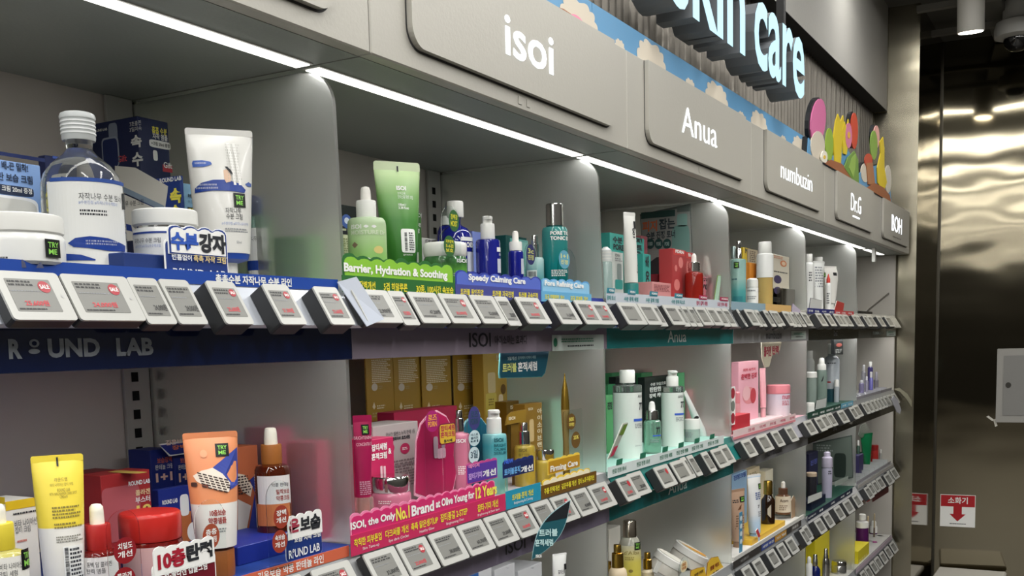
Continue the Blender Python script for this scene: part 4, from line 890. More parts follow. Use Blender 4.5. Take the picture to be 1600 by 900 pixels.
o=turned('pump_bottle','cobalt blue pump bottle with white pump head','bottle',763.5,.155,0,[
 ('collar',CAPW,[(10.5,350),(11,352),(11.3,373),(11,375)]),('bottle_body',NB,[(16,374.5),(18.5,376),(19.2,380),(19.2,'B')])]); pump(o,762,338,351,7.5,CAPW)
rect('label',o.m,777,404,783,426,mat('#c5c9d4',.5),o.t,lift=.0008); rect('label_top',o.m,776,386,783,393,KW,o.t,lift=.0008); text(o.m,'ACNE',779,395,783,399,KW,o.t)
o=turned('dropper_bottle','small cobalt blue dropper bottle with white bulb','bottle',806.5,.14,0,[
 ('bulb',mat('#e6e3dc',.5),[(2,361),(4,362),(5,366),(5,375),(6,378)]),('collar',CAPW,[(9.3,378),(10,380),(10,392)]),('bottle_body',NB,[(10,392.5),(11.7,394),(12,397),(12,'B')])])
rect('label',o.m,814,404,818,428,mat('#c5c9d4',.5),o.t,lift=.0008)
TEAL=mat('#1f7f80',.45)
o=carton('box','dark teal carton with open lid behind cobalt pump bottle',776,780,794,372,.285,0,mat('#12605e',.5),dep=.035)
o=carton('box','pale teal carton behind the small cobalt dropper bottle',797,800,826,372,.245,0,mat('#73b7b0',.5),dep=.035); rect('printed_panel',o.F,802,378,824,420,mat('#8fc7c0',.5),o.b)
o=carton('box','dark green teal carton at the back left of teal cartons',785,792,824,367,.36,0,mat('#0d4c4a',.5),dep=.05)
o=turned('serum_bottle','small clear teal serum bottle with silver cap and printed label','bottle',836,.165,0,[
 ('cap',CHROME,[(4.8,368),(5,369),(5,381),(6.4,382),(6.6,402)]),('bottle_body',grad([(0,'#6fb6b6'),(.4,'#4fa3a6'),(1,'#bcd9d6')],.1,.3),[(7,402),(13,403),(14.5,406),(14.5,'B')])])
s=rect('barcode_sticker',o.m,824,422,839,440,mat('#d5dad6',.5),o.t,lift=.0008); bars(o.m,826,424,838,432,12,INK,s)
o2=ell('purple_oval',PM((0,.09,0)),823,382,836,414,mat('#2c2f62',.5),None,org=AT(829,414,.09)); 
bpy.data.objects.remove(o2)
standing('shelf_talker','clear standing talker with a dark purple oval reading 3c',820,380,839,440,.088,0,[(822,382,836,414,['3c','진정'])],mat('#2c2f62',.5),mat('#d6d676',.6))
o=turned('toner_bottle','tall teal toner bottle with mirror silver cap and white text','bottle',868,.14,0,[
 ('cap',CHROME,[(12.5,319),(13.3,320),(13.5,353)]),('neck',mat('#134c4c',.3),[(13,353),(13,355)]),('bottle_body',grad([(0,'#0f5e60'),(.5,'#147a7a'),(.9,'#3d8c88'),(1,'#4a8f8a')],.08,.12),[(13,355),(18,356),(20,360),(20.3,368),(20.3,'B')])])
text(o.m,'PORE TIG',860,361,888,367,KW,o.t,bold=.03); text(o.m,'TONIC ES',860,369,888,375,KW,o.t,bold=.03); dashes(o.m,862,421,886,432,4,KW,o.t,dens=8)
standing('shelf_talker','clear standing talker with pale blue oval beside teal toner',872,388,901,448,.075,0,[(873,391,890,420,['1+1','진정'],)],mat('#5fa0b8',.5),mat('#e6e08a',.6))
# header boards in front of the top shelf
def header(label,u0,u1,v_top,v_bot,y,row,mt,mt2,n,words,band_=None,bw=()):
    """die cut header board standing on the shelf front with rounded letters"""
    z=RZ[row]; m=PM((0,y,0)); a0,b0,a1,b1=pxr(m,u0,v_top,u1,v_bot); t=thing('header_board',label,'header board',(a0,y,z-.008))
    b0=z-.008
    plate('board',m,scal(a0,b0,a1,b1,n,min(.008,(b1-b0)*.3)),.0012,mt2,t); plate('board_inner',m,scal(a0+.003,b0,a1-.003,b1-.0035,n,min(.008,(b1-b0)*.3)),.0006,mt,t,lift=.0006)
    for s,c0,w0,c1,w1,tm in words: text(m,s,c0,w0,c1,w1,tm,t,bold=.03,lift=.0012)
    return t,m
GRN=mat('#2f6b34',.45); LGR=mat('#8cc63f',.45)
def slanted(m,t,s,u0,vm0,u1,vm1,h,tm,bold=.03,lift=.0016):
    """lettering along the shelf; heights given in pixels at each end, laid out at constant world height"""
    a0,b=m.inv(u0,vm0); a1,_=m.inv(u1,vm1); k=PR(m.O.x+a0,m.O.y,b)[2]/F; H=h*k
    textm(m,s,a0,b-H/2,a1,b+H/2,tm,t,bold=bold,lift=lift)
t,m=header('green die cut header board with rounded barrier and hydration words',536,708,404,432,.0488,0,LGR,GRN,9,[])
slanted(m,t,'Barrier, Hydration & Soothing',536,419,698,434,18,PWHITE,.04)
t,m=header('blue violet die cut header board with calming care words',712,845,427,452,.0488,0,mat('#5b6fc8',.45),mat('#34409a',.45),8,[])
slanted(m,t,'Speedy Calming Care',731,434,820,441,13,PWHITE,.04)
t,m=header('pale blue die cut header board with refining care words',846,921,436,455,.0488,0,mat('#8fc4e4',.45),mat('#5f9fd0',.45),6,[])
slanted(m,t,'Pore Refining Care',850,443,911,448,11,PWHITE,.04)
YT=mat('#f0e23c',.6)
strip(1,0,'dark green printed strip with yellow words under the green header board',535,711,-.014,.010,GRN,[('피부장벽개선',547,586,.2,.72,YT),('5겹 히알루론',599,636,.2,.72,YT),('30종, 100시간 속보습',650,708,.15,.7,YT)],y=.0470)
strip(1,0,'violet blue printed strip with yellow words under the calming header board',712,845,-.014,.008,mat('#4b4f96',.45),[('트러블 원인진압',719,755,.2,.7,YT),('트러블 자국진정',769,802,.2,.7,YT),('트러블 급속진정',810,840,.2,.7,YT)],y=.0470)
strip(1,0,'light blue printed strip with yellow words under the refining header board',846,924,-.014,.006,mat('#6aaed6',.45),[('모공 탄력탄탄 개선',851,881,.2,.7,YT),('모공 피부톤 개선',891,918,.2,.7,YT)],y=.0470)
# ---------------------------------------------------------------- bay 1, second shelf
GLD=mat('#a8852f',.45,.12); GLD2=mat('#a5842f',.35,.5); KG=mat('#e6d9b8',.6)
PNK=mat('#c2285c',.45); MAG=mat('#a3154e',.4)
for i,(uL,uC,uR,v,lab) in enumerate(((572,578,617,556,'gold carton with fine print, leftmost of the four tall ones'),(617,620,660,556,'gold carton with fine print, second of the four tall ones'),(660,663,706,555,'gold carton with fine print, third of the four tall ones'),(709,712,757,553,'gold carton with fine print, rightmost of the four tall ones'))):
    o=carton('box',lab,uL,uC,uR,v-24,.345+.004*(i%2),1,GLD,group='tall gold cartons')
    w=uR-uC
    dashes(o.F,uC+w*.06,561,uR-w*.16,598,13,KG,o.b,dens=12,fill=.8); ell('round_mark',o.F,uC+w*.06,599,uC+w*.30,611,mat('#cfc6b4',.6),o.b); dashes(o.F,uC+w*.34,602,uC+w*.5,608,2,mat('#b09a68',.6),o.b,dens=3)
    polyd('drop_mark',o.F,[(uC+w*.1,636),(uC+w*.16,628),(uC+w*.22,636),(uC+w*.16,640)][::-1],KG,o.b); dashes(o.F,uC+w*.28,632,uC+w*.62,639,2,KG,o.b,dens=5); dashes(o.F,uC+w*.1,643,uC+w*.62,652,2,mat('#b8a26c',.6),o.b,dens=3)
o=carton('box','gold gift carton with printed golden bottle at right end of tall cartons',757,759,793,535,.35,1,mat('#c9a645',.4,.15),dep=.03)
ell('printed_cap',o.F,762,582,774,614,mat('#e6d2a0',.4,.4),o.b,p=9); ell('printed_bottle',o.F,759,614,776,650,mat('#d9c65a',.4),o.b,p=9); dashes(o.F,763,622,772,634,3,mat('#8a7a30',.6),o.b,dens=3,lift=.001)
ell('printed_ampoule',o.F,779,616,786,640,mat('#efdcb8',.4),o.b,p=4); text(o.F,'탄력',775,553,786,564,KG,o.b); e=ell('brown_oval',o.F,782,600,790,616,mat('#7a5a24',.5),o.b)
o=carton('box','brown side carton squeezed between the tall gold cartons',703,706,711,556,.40,1,mat('#6b4c1c',.4,.4),dep=.05)
# hanging teal card
def hcard(name,label,pts,y,row_z,mt,edge,texts,th=.002,cat='sign',m=None):
    m=m or PM((0,y,0)); q=[m.inv(u,v) for u,v in pts]
    if y>.061: q=[(a,max(b,RZ[row_z]+.0005)) for a,b in q]
    ar=sum(q[j-1][0]*q[j][1]-q[j][0]*q[j-1][1] for j in range(len(q)))
    if ar<0: q=q[::-1]
    cx=sum(a for a,b in q)/len(q); cz=sum(b for a,b in q)/len(q)
    t=thing(name,label,cat,m.fwd(cx,min(b for a,b in q)))
    plate('card_edge',m,[(cx+(a-cx)*1.03,cz+(b-cz)*1.06) for a,b in q],th,edge,t); plate('card_face',m,q,.0006,mt,t,lift=.0008)
    for s,u0,v0,u1,v1,tm in texts: text(m,s,u0,v0,u1,v1,tm,t,bold=.03,lift=.0016)
    return t,m
hcard('hanging_card','dark teal hanging card with bold serum lettering below mauve band',[(783,548),(857,548),(855,562),(851,582),(846,588),(782,590),(781,584)],.074,1,mat('#155062',.45),mat('#5ea6a8',.5),[('3일개선',792,557,806,563,mat('#bcd8d8',.6)),('흔적케어 리페어 세럼',808,556,836,561,mat('#9cc4c6',.6)),('트러블',784,567,806,582,mat('#e3ea8a',.6)),('흔적세럼',808,565,838,580,KW)])
o=carton('box','long open pink carton tray behind the grey pink carton',617,619,716,645,.27,1,mat('#b31f4a',.5),dep=.04)
o=carton('box','grey white carton with pink circles and rose serum lettering',578,586,655,667,.185,1,mat('#b0a8a6',.5),dep=.07)
text(o.F,'모낭간 엘벤스 누적 판매 1등',602,673,648,680,KO,o.b,bold=0); text(o.F,'블레미쉬 로즈세럼',612,681,640,687,KO,o.b,bold=.04)
for c in (601,625,649): e=ell('pink_circle',o.F,c,692,min(c+15,655),709,mat('#b32a58',.5),o.b); dashes(o.F,c+3,698,min(c+12,654),703,2,KW,e,dens=3,lift=.001) if c<640 else None
dashes(o.F,612,716,654,760,10,mat('#7a6f70',.6),o.b,dens=7); rect('grey_rule',o.F,586,727,655,729,mat('#8a8284',.6),o.b)
o=carton('box','dark pink carton with open flap at left behind magenta tube',546,549,585,681,.262,1,mat('#b81c42',.5),dep=.05); text(o.F,'ISO',551,764,559,771,KW,o.b,bold=.03)
o=carton('box','pink carton with white lettering of serum and cream behind jar',576,579,617,688,.15,1,PNK,dep=.05)
text(o.F,'잡티세럼',580,693,604,704,KW,o.b,bold=.03); text(o.F,'&',606,700,611,709,KW,o.b,bold=.03); text(o.F,'흔적크림',580,707,604,718,KW,o.b,bold=.03)
for du in (594,599): ell('printed_tube',o.F,du,728,du+3.4,741,mat('#e5c3cc',.5),o.b,p=8)
o=mk('squeeze_tube','tall slim magenta tube standing on its clear cap beside divider',(551,580),649,(557,581),776,.095,1,MAG,mat('#d9b7b0',.1,0,.7),[(14.5,776),(15.5,779),(16,802),(15,'B')],face=.6,crimp=.08)
lathe('inner_cap',[(6.5*o.k,ZL(776,o.X,o.Y)-o.zs),(7*o.k,.003)],mat('#dba694',.35,.3),o.t,o.X,o.Y,o.zs)
tryme(o.m,563,663,575,679,o.t); text(o.m,'BRIGHTENING',552,681,580,686,mat('#e6b8c6',.6),o.t,bold=0,lift=.001); text(o.m,'CONCENTRATE',555,691,580,696,mat('#e6b8c6',.6),o.t,bold=0,lift=.001); dashes(o.m,559,750,579,772,7,mat('#d7a3b8',.6),o.t,dens=5,lift=.001)
PG=mat('#e08aa6',.15,0,.25,coat=.4)
o=turned('cream_jar','pink glass cream jar with mirror silver lid on second shelf','jar',611,.115,1,[('lid',CHROME,[(28,743),(29.5,745),(30,749),(30,765),(28,768)]),('jar_body',PG,[(29,768),(31,771),(31.5,776),(31.5,797),(29,'B')])])
dashes(o.m,592,782,614,788,2,KW,o.t,dens=6); 
# heart shaped display
t,m=hcard('display_board','rounded pink display board with tubes behind the yellow pink card',[(649,770),(651,690),(658,664),(670,650),(683,644),(697,652),(705,667),(709,690),(708,712),(712,740),(702,790)],.135,1,mat('#a81c50',.4),mat('#e3a6bc',.5),[])
ell('printed_tube',m,676,682,683,716,mat('#b7a0ac',.4),t,lift=.002,p=6); ell('printed_jar',m,682,700,695,716,mat('#c9a2b2',.4),t,lift=.0022,p=6); ell('printed_tube',m,688,676,694,700,mat('#9c8a96',.4),t,lift=.002,p=6)
standing('shelf_talker','clear standing talker with violet rimmed pink oval at display top',664,641,688,760,.118,1,[(664.5,641,686,675,['로즈','PDRN'],mat('#a3246c',.4))],mat('#a3246c',.5),mat('#f0a84a',.6))
o=card('shelf_card','small yellow and pink card with dark outline before pink serum',686,661,712,694,.095,1,mat('#e0b93c',.5),edge=mat('#7a1440',.5),zb=RZ[1]+.06,rim=.0022)
text(o.m,'잡티세럼',688,664,710,673,mat('#b3204a',.6),o.t,bold=.03); text(o.m,'흔적크림',688,674,710,683,mat('#b3204a',.6),o.t,bold=.03); text(o.m,'동시에',693,686,706,691,KO,o.t,bold=.03)
o.t['label']='small yellow and pink card with dark outline before pink serum'
plate('clear_stem',o.m,[(o.box[0]+.012,-.06),(o.box[0]+.02,-.06),(o.box[0]+.02,o.box[1]+.002),(o.box[0]+.012,o.box[1]+.002)],.0006,ACRYL,o.t,lift=-.002)
o=turned('serum_bottle','pink serum bottle with stepped mirror silver cap on second shelf','bottle',720,.14,1,[
 ('cap',CHROME,[(4.8,641),(5.2,642),(5.2,653),(7,654),(7.2,674),(6.5,675)]),('bottle_body',PG,[(7,675),(14,677),(16,680),(16.3,684),(16.3,'B')])])
text(o.m,'ISOI',713,686,727,692,KW,o.t,bold=.03); dashes(o.m,716,728,728,742,5,KW,o.t,dens=4)
t,m=hcard('display_board','round topped teal display board behind the aqua pump bottle',[(722,772),(722,676),(728,660),(740,650),(752,655),(762,668),(765,690),(765,772)],.165,1,mat('#0f5f78',.45),mat('#8fc0c8',.5),[])
standing('shelf_talker','clear standing talker with three stacked ovals before teal board',731,634,752,765,.120,1,[(731.5,635,750,672,['로즈','PDRN'],mat('#3f3c78',.4)),(732,672,750,697,['미스트','블리츠','비'],mat('#c3d9dd',.4)),(732,698,749,724,['3일'],mat('#c3d9dd',.4))],mat('#c3d9dd',.5),mat('#24485a',.6))
AQ=grad([(0,'#8cc7b0'),(.35,'#7fc8c8'),(.8,'#56b8c4'),(1,'#8fd0d4')],.1,.25)
o=turned('pump_bottle','aqua serum pump bottle with white pump and clear cap','bottle',773.5,.135,1,[
 ('collar',CAPW,[(10,652),(11.5,654),(12,675),(11.5,677)]),('bottle_body',AQ,[(12,677),(18,678),(19.3,681),(19.5,686),(19.5,'B')])]); pump(o,772,640,652,9,CAPW)
text(o.m,'ISOI',772,685,786,691,mat('#1f5f68',.6),o.t,bold=.04)
for i,s in enumerate(('BRIGHT','CALMING','SERUM')): text(o.m,s,772,694+i*6,790,698.5+i*6,mat('#1f5f68',.6),o.t,bold=.02)
o=carton('box','gold carton with large white vertical lettering near second divider',790,822,848,632,.19,1,mat('#9a7628',.4,.3),dep=.03)
for i,s in enumerate('아이소이브랜드'): text(o.F,s,839,638+i*10.5,846,646+i*10.5,KG,o.b,bold=.03)
text(o.F,'ISOI',825,637,832,641,KG,o.b,bold=.03); ell('printed_ampoule',o.F,827,655,834,690,mat('#c9b07c',.4),o.b,p=6)
o=carton('box','smaller gold carton half hidden behind the golden serum bottle',788,793,812,628,.28,1,mat('#86651f',.4,.4),dep=.05); text(o.F,'ISOI',797,633,806,639,KG,o.b,bold=.03)
t,m=hcard('fold_flap','curved gold carton flap with small white logo near golden serum',[(790,664),(793,650),(800,644),(822,640),(821,659),(806,661)],.155,1,mat('#a8852f',.4,.4),mat('#8a6a26',.4),[('ISOI',794,651,804,656,KG)])
plate('flap_support',m,[(m.inv(800,660)[0],-.697),(m.inv(812,660)[0],-.697),(m.inv(812,660)[0],m.inv(806,656)[1]),(m.inv(800,660)[0],m.inv(806,656)[1])],.001,mat('#86651f',.4,.4),t,lift=-.0025)
o=turned('serum_bottle','golden serum bottle with stepped mirror gold cap','bottle',820,.13,1,[
 ('cap',CHROME,[(5.2,660),(5.6,661),(5.6,673),(8.5,674),(9,693),(8.5,695)]),('bottle_body',mat('#c9b04a',.1,0,.35,coat=.4),[(9,695),(15,696),(16.4,699),(16.6,703),(16.6,'B')])])
text(o.m,'ISOI',811,701,823,706,mat('#6a5a20',.6),o.t,bold=.02); text(o.m,'BITTER',811,709,828,713,mat('#6a5a20',.6),o.t,bold=.0); text(o.m,'LIFTING',811,715,829,719,mat('#6a5a20',.6),o.t,bold=.0)
o=turned('serum_bottle','slim rose gold capped bottle peeking left of golden serum','bottle',806,.165,1,[('cap',mat('#d9b08c',.2,.9),[(3.6,680),(4,681),(4,695)]),('bottle_body',mat('#b08c6a',.2,.3),[(4.2,695),(5,697),(5,'B')])])
o=turned('cream_jar','golden glass cream jar with mirror lid at the right of second shelf','jar',852,.105,1,[('lid',CHROME,[(13,702),(14,703),(14.2,706),(14.2,716),(13,718)]),('jar_body',mat('#cbb450',.12,0,.3,coat=.4),[(14,718),(15.5,720),(15.8,724),(15.8,'B')])])
# pointed gold ampoule on a clear stand
m=PM((0,.09,0)); X=XL(884,.09,-.6); k=PR(X,.09,-.6)[2]/F
t=thing('ampoule_standee','tall clear standee of a pointed golden ampoule with brown ovals','shelf talker',(X,.09,RZ[1]))
prof=[(.6,583),(1,588),(1.6,592),(5,610),(6.2,625),(6.6,640),(6,660),(4.5,690),(5,710),(6,'B')]
pr=[(r*k,0 if v=='B' else ZL(v,X,.09)-RZ[1]) for r,v in prof]
lathe('ampoule_top',pr[:6],mat('#8d7228',.25,.7),t,X,.09,RZ[1]); lathe('ampoule_body',pr[5:],mat('#b39a62',.25,.5),t,X,.09,RZ[1]); 
a0,b0,a1,b1=pxr(m,873,640,903,745); plate('clear_sheet',m,rr(a0,0+RZ[1],a1,b1,.008),.0008,ACRYL,t,lift=.012)
for q,l in (((877,646,891,671),['50X','피부개선']),((884,674,898,700),['25%'])):
    e=ell('brown_oval',m,*q,mat('#6b4f22',.5),t,lift=.0132)
    for i,s in enumerate(l): text(m,s,q[0]+3,q[1]+6+i*8,q[2]-3,q[1]+12+i*8,mat('#efe06a',.6),e,bold=.03,lift=.0138)
# word cards
def wcard(label,u0,v0,u1,v1,y,row,lines,edge,face):
    m=PM((0,y,0)); a0,b0,a1,b1=pxr(m,u0,v0,u1,v1); z=RZ[row]; t=thing('word_card',label,'sign',(a0,y,z-.004)); 
    plate('board',m,scal(a0,b0,a1,b1,5,.004),.0012,edge,t); plate('board_inner',m,rr(a0+.002,b0+.002,a1-.002,b1-.005,.003),.0006,face,t,lift=.0006)
    plate('stem',m,[(a0+.01,z-.004),(a0+.018,z-.004),(a0+.018,b0+.001),(a0+.01,b0+.001)],.0006,ACRYL,t,lift=-.001)
    for s,c0,w0,c1,w1,tm in lines: text(m,s,c0,w0,c1,w1,tm,t,bold=.035,lift=.0014)
    return t,m
VIO=mat('#3a2f86',.5)
wcard('violet and pink word card about spot care before pink serum',729,719,777,752,.074,1,[('레이저',731,724,748,731,mat('#e890c0',.6)),('잡티기미',731,738,752,748,mat('#c7a6ea',.6)),('개선',753,733,774,744,KW)],mat('#c24a8c',.5),mat('#5a3aa0',.5))
wcard('deep blue word card about new trouble care before aqua pump bottle',786,716,834,742,.080,1,[('NEW',787,717,801,724,mat('#3f6fe0',.6)),('트러블흔적',787,730,812,741,mat('#6fb0e8',.6)),('개선',813,727,832,737,KW)],mat('#1a2c6a',.5),mat('#16245a',.5))
t,m=wcard('yellow word card reading firming care before the golden jar',856,712,906,736,.068,1,[('Firming Care',859,723,902,735,KW)],mat('#e8c84a',.5),mat('#b98a1e',.5))

def hboard(label,k,r,u0,u1,z0,z1,n,mt,rim,words,y=.0488,amp=.006):
    """scalloped header board on the shelf front; words=(text,u0,u1,f0,f1,material)"""
    z=RZ[r]; m=PM((0,y,0)); a0,a1=XL(u0,y,z),XL(u1,y,z); t=thing('header_board',label,'header board',(a0,y,z-.008))
    plate('board',m,scal(a0,z-.008,a1,z+z1,n,amp),.0012,rim,t); plate('board_inner',m,scal(a0+.003,z-.008,a1-.003,z+z1-.003,n,amp),.0006,mt,t,lift=.0006)
    for s,c0,c1,f0,f1,tm in words: textm(m,s,XL(c0,y,z),z+z0+(z1-z0)*f0,XL(c1,y,z),z+z0+(z1-z0)*f1,tm,t,bold=.035,lift=.0014)
    return t,m
YW=mat('#f4e65a',.6)
hboard('pink scalloped header board about the number one brand for twelve years',1,1,549,774,.019,.050,17,mat('#d0306e',.45),mat('#e889ae',.45),
 [('ISOI, the Only',548,618,.15,.62,PWHITE),('No.1',619,640,.1,.75,YW),('Brand',643,678,.12,.68,PWHITE),('at Olive Young for',681,741,.1,.66,PWHITE),('12 Years',743,776,.12,.78,YW)])
PKS=mat('#c92f5e',.45)
strip(1,1,'pink printed strip of skin care steps under the pink header board',549,790,-.012,.019,PKS,[('착칙한 피부톤업',553,596,.40,.80,YT),('다크써클 개선',602,638,.40,.80,YT),('촉촉 맑은생기UP',642,684,.40,.80,YT),('잡티종결 2-STEP',688,730,.40,.85,YT),('잡티·기미 개선',746,778,.36,.8,YT),('Skin Tone-up',566,592,.12,.3,KW,.0),('Eye dark Circles',607,638,.12,.3,KW,.0),('Healthy Glow',655,678,.12,.3,KW,.0),('Brightening Duo',697,724,.12,.3,KW,.0),('Brightening & Dark Spot',746,780,.1,.26,KW,0)],y=.0470)
strip(1,1,'aqua blue printed strip under the trouble care word card',791,845,-.012,.022,mat('#2591b0',.45),[('트러블·흔적 개선',800,833,.4,.75,YT),('Brightening & Calming',803,832,.14,.32,KW,0)],y=.0470)
strip(1,1,'brown gold printed strip under the firming care word card',846,932,-.012,.014,mat('#6b4a16',.45),[('주름·탄력개선',850,874,.3,.75,YT),('깊은주름 개선',877,900,.3,.75,YT),('잡티·노화·주름개선',903,928,.3,.75,YT)],y=.0470)
hboard('yellow rimmed low header board behind the brown strip',1,1,848,922,.0,.026,7,mat('#efe6c8',.45),mat('#e0bf3c',.45),[])
# leaf shaped hanging card in front of the mauve band
t=thing('hanging_card','dark leaf shaped card hanging askew over the mauve second band','sign',AT(860,828,-.03))
m=PM(AT(861,828,-.03),-.95); c0,d0=m.inv(861,828)
import math as _m
def leaf(L,W_,a,dx=0,dz=0,n=14):
    P=[]
    for i in range(n): q=i/(n-1); P.append((W_*_m.sin(PI*q),-L+2*L*q))
    for i in range(1,n-1): q=1-i/(n-1); P.append((-W_*_m.sin(PI*q),-L+2*L*q))
    return [(c0+dx+x*_m.cos(a)-z*_m.sin(a),d0+dz+x*_m.sin(a)+z*_m.cos(a)) for x,z in P]
plate('card_edge',m,leaf(.066,.020,-.60),.0015,mat('#9cc0c6',.4),t); plate('card_face',m,leaf(.064,.0188,-.60),.0005,mat('#1d5560',.4),t,lift=.0006)
plate('dark_tip',m,[p for p in leaf(.064,.0188,-.60) if p[1]>d0+.012],.0004,mat('#25282c',.2),t,lift=.0012)
text(m,'트러블',842,826,871,838,mat('#bfe0e0',.6),t,bold=.03,lift=.0018); text(m,'흔적세럼',836,842,864,853,mat('#bfe0e0',.6),t,bold=.03,lift=.0018); text(m,'ISOI',837,866,846,871,KW,t,bold=.03,lift=.0018)
# third shelf of bay 1
for i,(uL,uC,uR,v) in enumerate(((728,733,770,893),(765,776,806,891),(806,812,848,893))):
    o=carton('box',('blue ended white carton, leftmost of the low row under mauve band','white carton in the middle of the low row under mauve band','white carton, rightmost of the low row under mauve band')[i],uL,uC,uR,v,.17,2,mat('#d4d6da',.45),dep=.09,group='low white cartons')
    if i==0: rect('blue_end',o.F,733,896,748,940,mat('#2b62ac',.5),o.b)
    dashes(o.T,uC+12,886,uR-8,890,1,GREYINK,o.b,dens=6)
o=mk('squeeze_tube','white squeeze tube leaning beside the divider on third shelf',(863,885),865,(866,882),925,.12,2,BODYW,CAPW,[(8,927),(8,'B')],face=.5,bl=.0); rect('sticker',o.m,879,880,884,889,BLACK,o.t,lift=.001); text(o.m,'모이스처',869,889,880,896,KO,o.t)
# ================================================================ BAY 2
o=turned('toner_bottle','clear ribbed bottle cut by the divider at the left of teal bay','bottle',947,.14,0,[('cap',mat('#cfd2d0',.3),[(3.5,386),(4,387),(9,391),(9,409)]),('bottle_body',mat('#b9d0cc',.1,0,.5),[(9,409),(10,411),(10,'B')])])
for v in (394,399,404): lathe('cap_rib',[(9.4*o.k,ZL(v,o.X,o.Y)-o.zs),(9.4*o.k,ZL(v+1.5,o.X,o.Y)-o.zs)],CAPW,o.p['cap'],o.X,o.Y,o.zs)
o=carton('box','white carton with printed teal dropper beside the white tube',956,958,974,393,.19,0,mat('#d4d8d4',.5),dep=.04)
text(o.F,'PDRN',961,397,968,401,INK,o.b,bold=0); dashes(o.F,961,403,972,409,2,GREYINK,o.b,dens=4); ell('printed_dropper',o.F,964,412,971,437,mat('#8f9a98',.4),o.b,p=8); ell('printed_bottle',o.F,961,437,973,452,mat('#3fa39c',.4),o.b,p=8)
o=mk('squeeze_tube','tall white squeeze tube with sideways black lettering in teal bay',(974,992),332,(976,997),442,.15,0,mat('#dcdcd6',.3),mat('#2f7d78',.3),[(11,443),(11.5,445),(11.5,'B')],face=.3)
text(o.m,'100',984,357,988,372,KO,o.t,rot=90,bold=.03); text(o.m,'Anua',987,414,991,428,KO,o.t,rot=90,bold=.0); rect('sticker',o.m,987,346,991,358,BLACK,o.t,lift=.001)
o=carton('box','teal carton with bold black lettering behind the tall white tube',952,954,1007,363,.25,0,mat('#3fa79c',.5),dep=.05)
text(o.F,'수분',957,370,972,380,KO,o.b,bold=.04); text(o.F,'재',993,372,1003,381,KO,o.b,bold=.04); text(o.F,'PORE',958,382,974,391,KO,o.b,bold=.04); text(o.F,'트',994,383,1003,391,KO,o.b,bold=.04); e=ell('dark_badge',o.F,990,392,1003,410,mat('#173f40',.5),o.b); text(o.F,'2',994,396,999,406,KW,e,bold=.04,lift=.001)
o=carton('box','narrow teal carton with sideways black lettering in teal bay',1002,1005,1017,396,.185,0,mat('#36998f',.5),dep=.04); text(o.F,'100 초',1008,400,1014,450,KO,o.b,rot=90,bold=.03)
o=carton('box','pink edged carton at the back beside the teal carton',1000,1003,1012,368,.33,0,mat('#d07a86',.5),dep=.04)
# big card at the back
t,m=hcard('poster_card','large grey poster card with orange and black lettering behind red cartons',[(1001,338),(1078,322),(1083,452),(1008,446)],.30,0,mat('#8f9590',.5),mat('#5a625f',.5),
 [('피지',1004,345,1027,362,mat('#c9663a',.6)),('잡는',1030,341,1055,358,mat('#2c3a40',.6)),('수분 진정 토너',1010,361,1055,373,mat('#2c3a40',.6))],m=PM((1.79,.3,0),-PI/2))
for c in (1010,1023,1036): e=ell('round_badge',m,c,373,c+13,389,mat('#1f4a46',.5),t,lift=.0016); text(m,'100' if c==1010 else 'PORE',c+3,378,c+10,384,mat('#a8c4be',.6),e,lift=.002)
e=ell('printed_bottle',m,1050,352,1078,440,mat('#6f9a92',.4),t,p=6,lift=.0012); ell('printed_cap',m,1058,334,1074,354,mat('#7fa8a0',.4),t,p=6,lift=.0012); polyd('dark_print',m,[(1014,470),(1014,411),(1026,402),(1044,400),(1046,430),(1050,470)][::-1],mat('#2f3436',.5),t,lift=.0014)
text(m,'1',1034,418,1039,428,mat('#a8b0ae',.6),t); rect('dark_top_band',m,1002,330,1055,340,mat('#2a4a46',.5),t,lift=.0014); rect('tab',m,1058,322,1078,331,mat('#5f6c68',.5),t,lift=.0016)
o=carton('box','low pink carton with brown fine print in teal bay',1017,1019,1049,440,.155,0,mat('#c98a8a',.5),dep=.05); dashes(o.F,1022,445,1047,456,5,mat('#8a4a4c',.6),o.b,dens=7)
o=carton('box','dark red carton lying behind the low pink carton',1024,1028,1050,428,.215,0,mat('#a02030',.5),dep=.05); dashes(o.F,1030,431,1048,437,2,mat('#e0a8a8',.6),o.b,dens=6)
for i,(uL,uC,uR,v,y,lab) in enumerate(((1048,1051,1072,388,.15,'tall red carton with bubble prints in teal bay'),(1067,1071,1083,393,.215,'second tall red carton half hidden behind the red serum'))):
    o=carton('box',lab,uL,uC,uR,v,y,0,mat('#a8383a',.5),dep=.04)
    rect('top_print',o.F,uC+1,v+2,uR-2,v+11,mat('#c8403e',.5),o.b,lift=.0003); text(o.F,'PDRN',uC+4,v+3,uR-4,v+8,KW,o.b,bold=.04)
    if i==0:
        for a in ((1060,402,1067,419),(1054,414,1058,424),(1053,436,1062,454)): ell('bubble_print',o.F,*a,mat('#d8807c',.4),o.b); 
    else: ell('bubble_print',o.F,1072,408,1077,428,mat('#c8706c',.4),o.b)
o=turned('dropper_bottle','red serum dropper bottle with ribbed silver collar','bottle',1084.5,.12,0,[
 ('bulb',mat('#e8e4de',.5),[(1,396),(3.6,399),(4,402),(4.3,411)]),('collar',CHROME,[(8,410),(9,411),(9,424)]),('bottle_body',mat('#a02a20',.08,0,.4),[(9,425),(13.5,427),(14.5,430),(14.5,450),(14,'B')])])
for v in (413,417,421): lathe('collar_rib',[(9.5*o.k,ZL(v,o.X,o.Y)-o.zs),(9.5*o.k,ZL(v+1.4,o.X,o.Y)-o.zs)],CHROME,o.p['collar'],o.X,o.Y,o.zs)
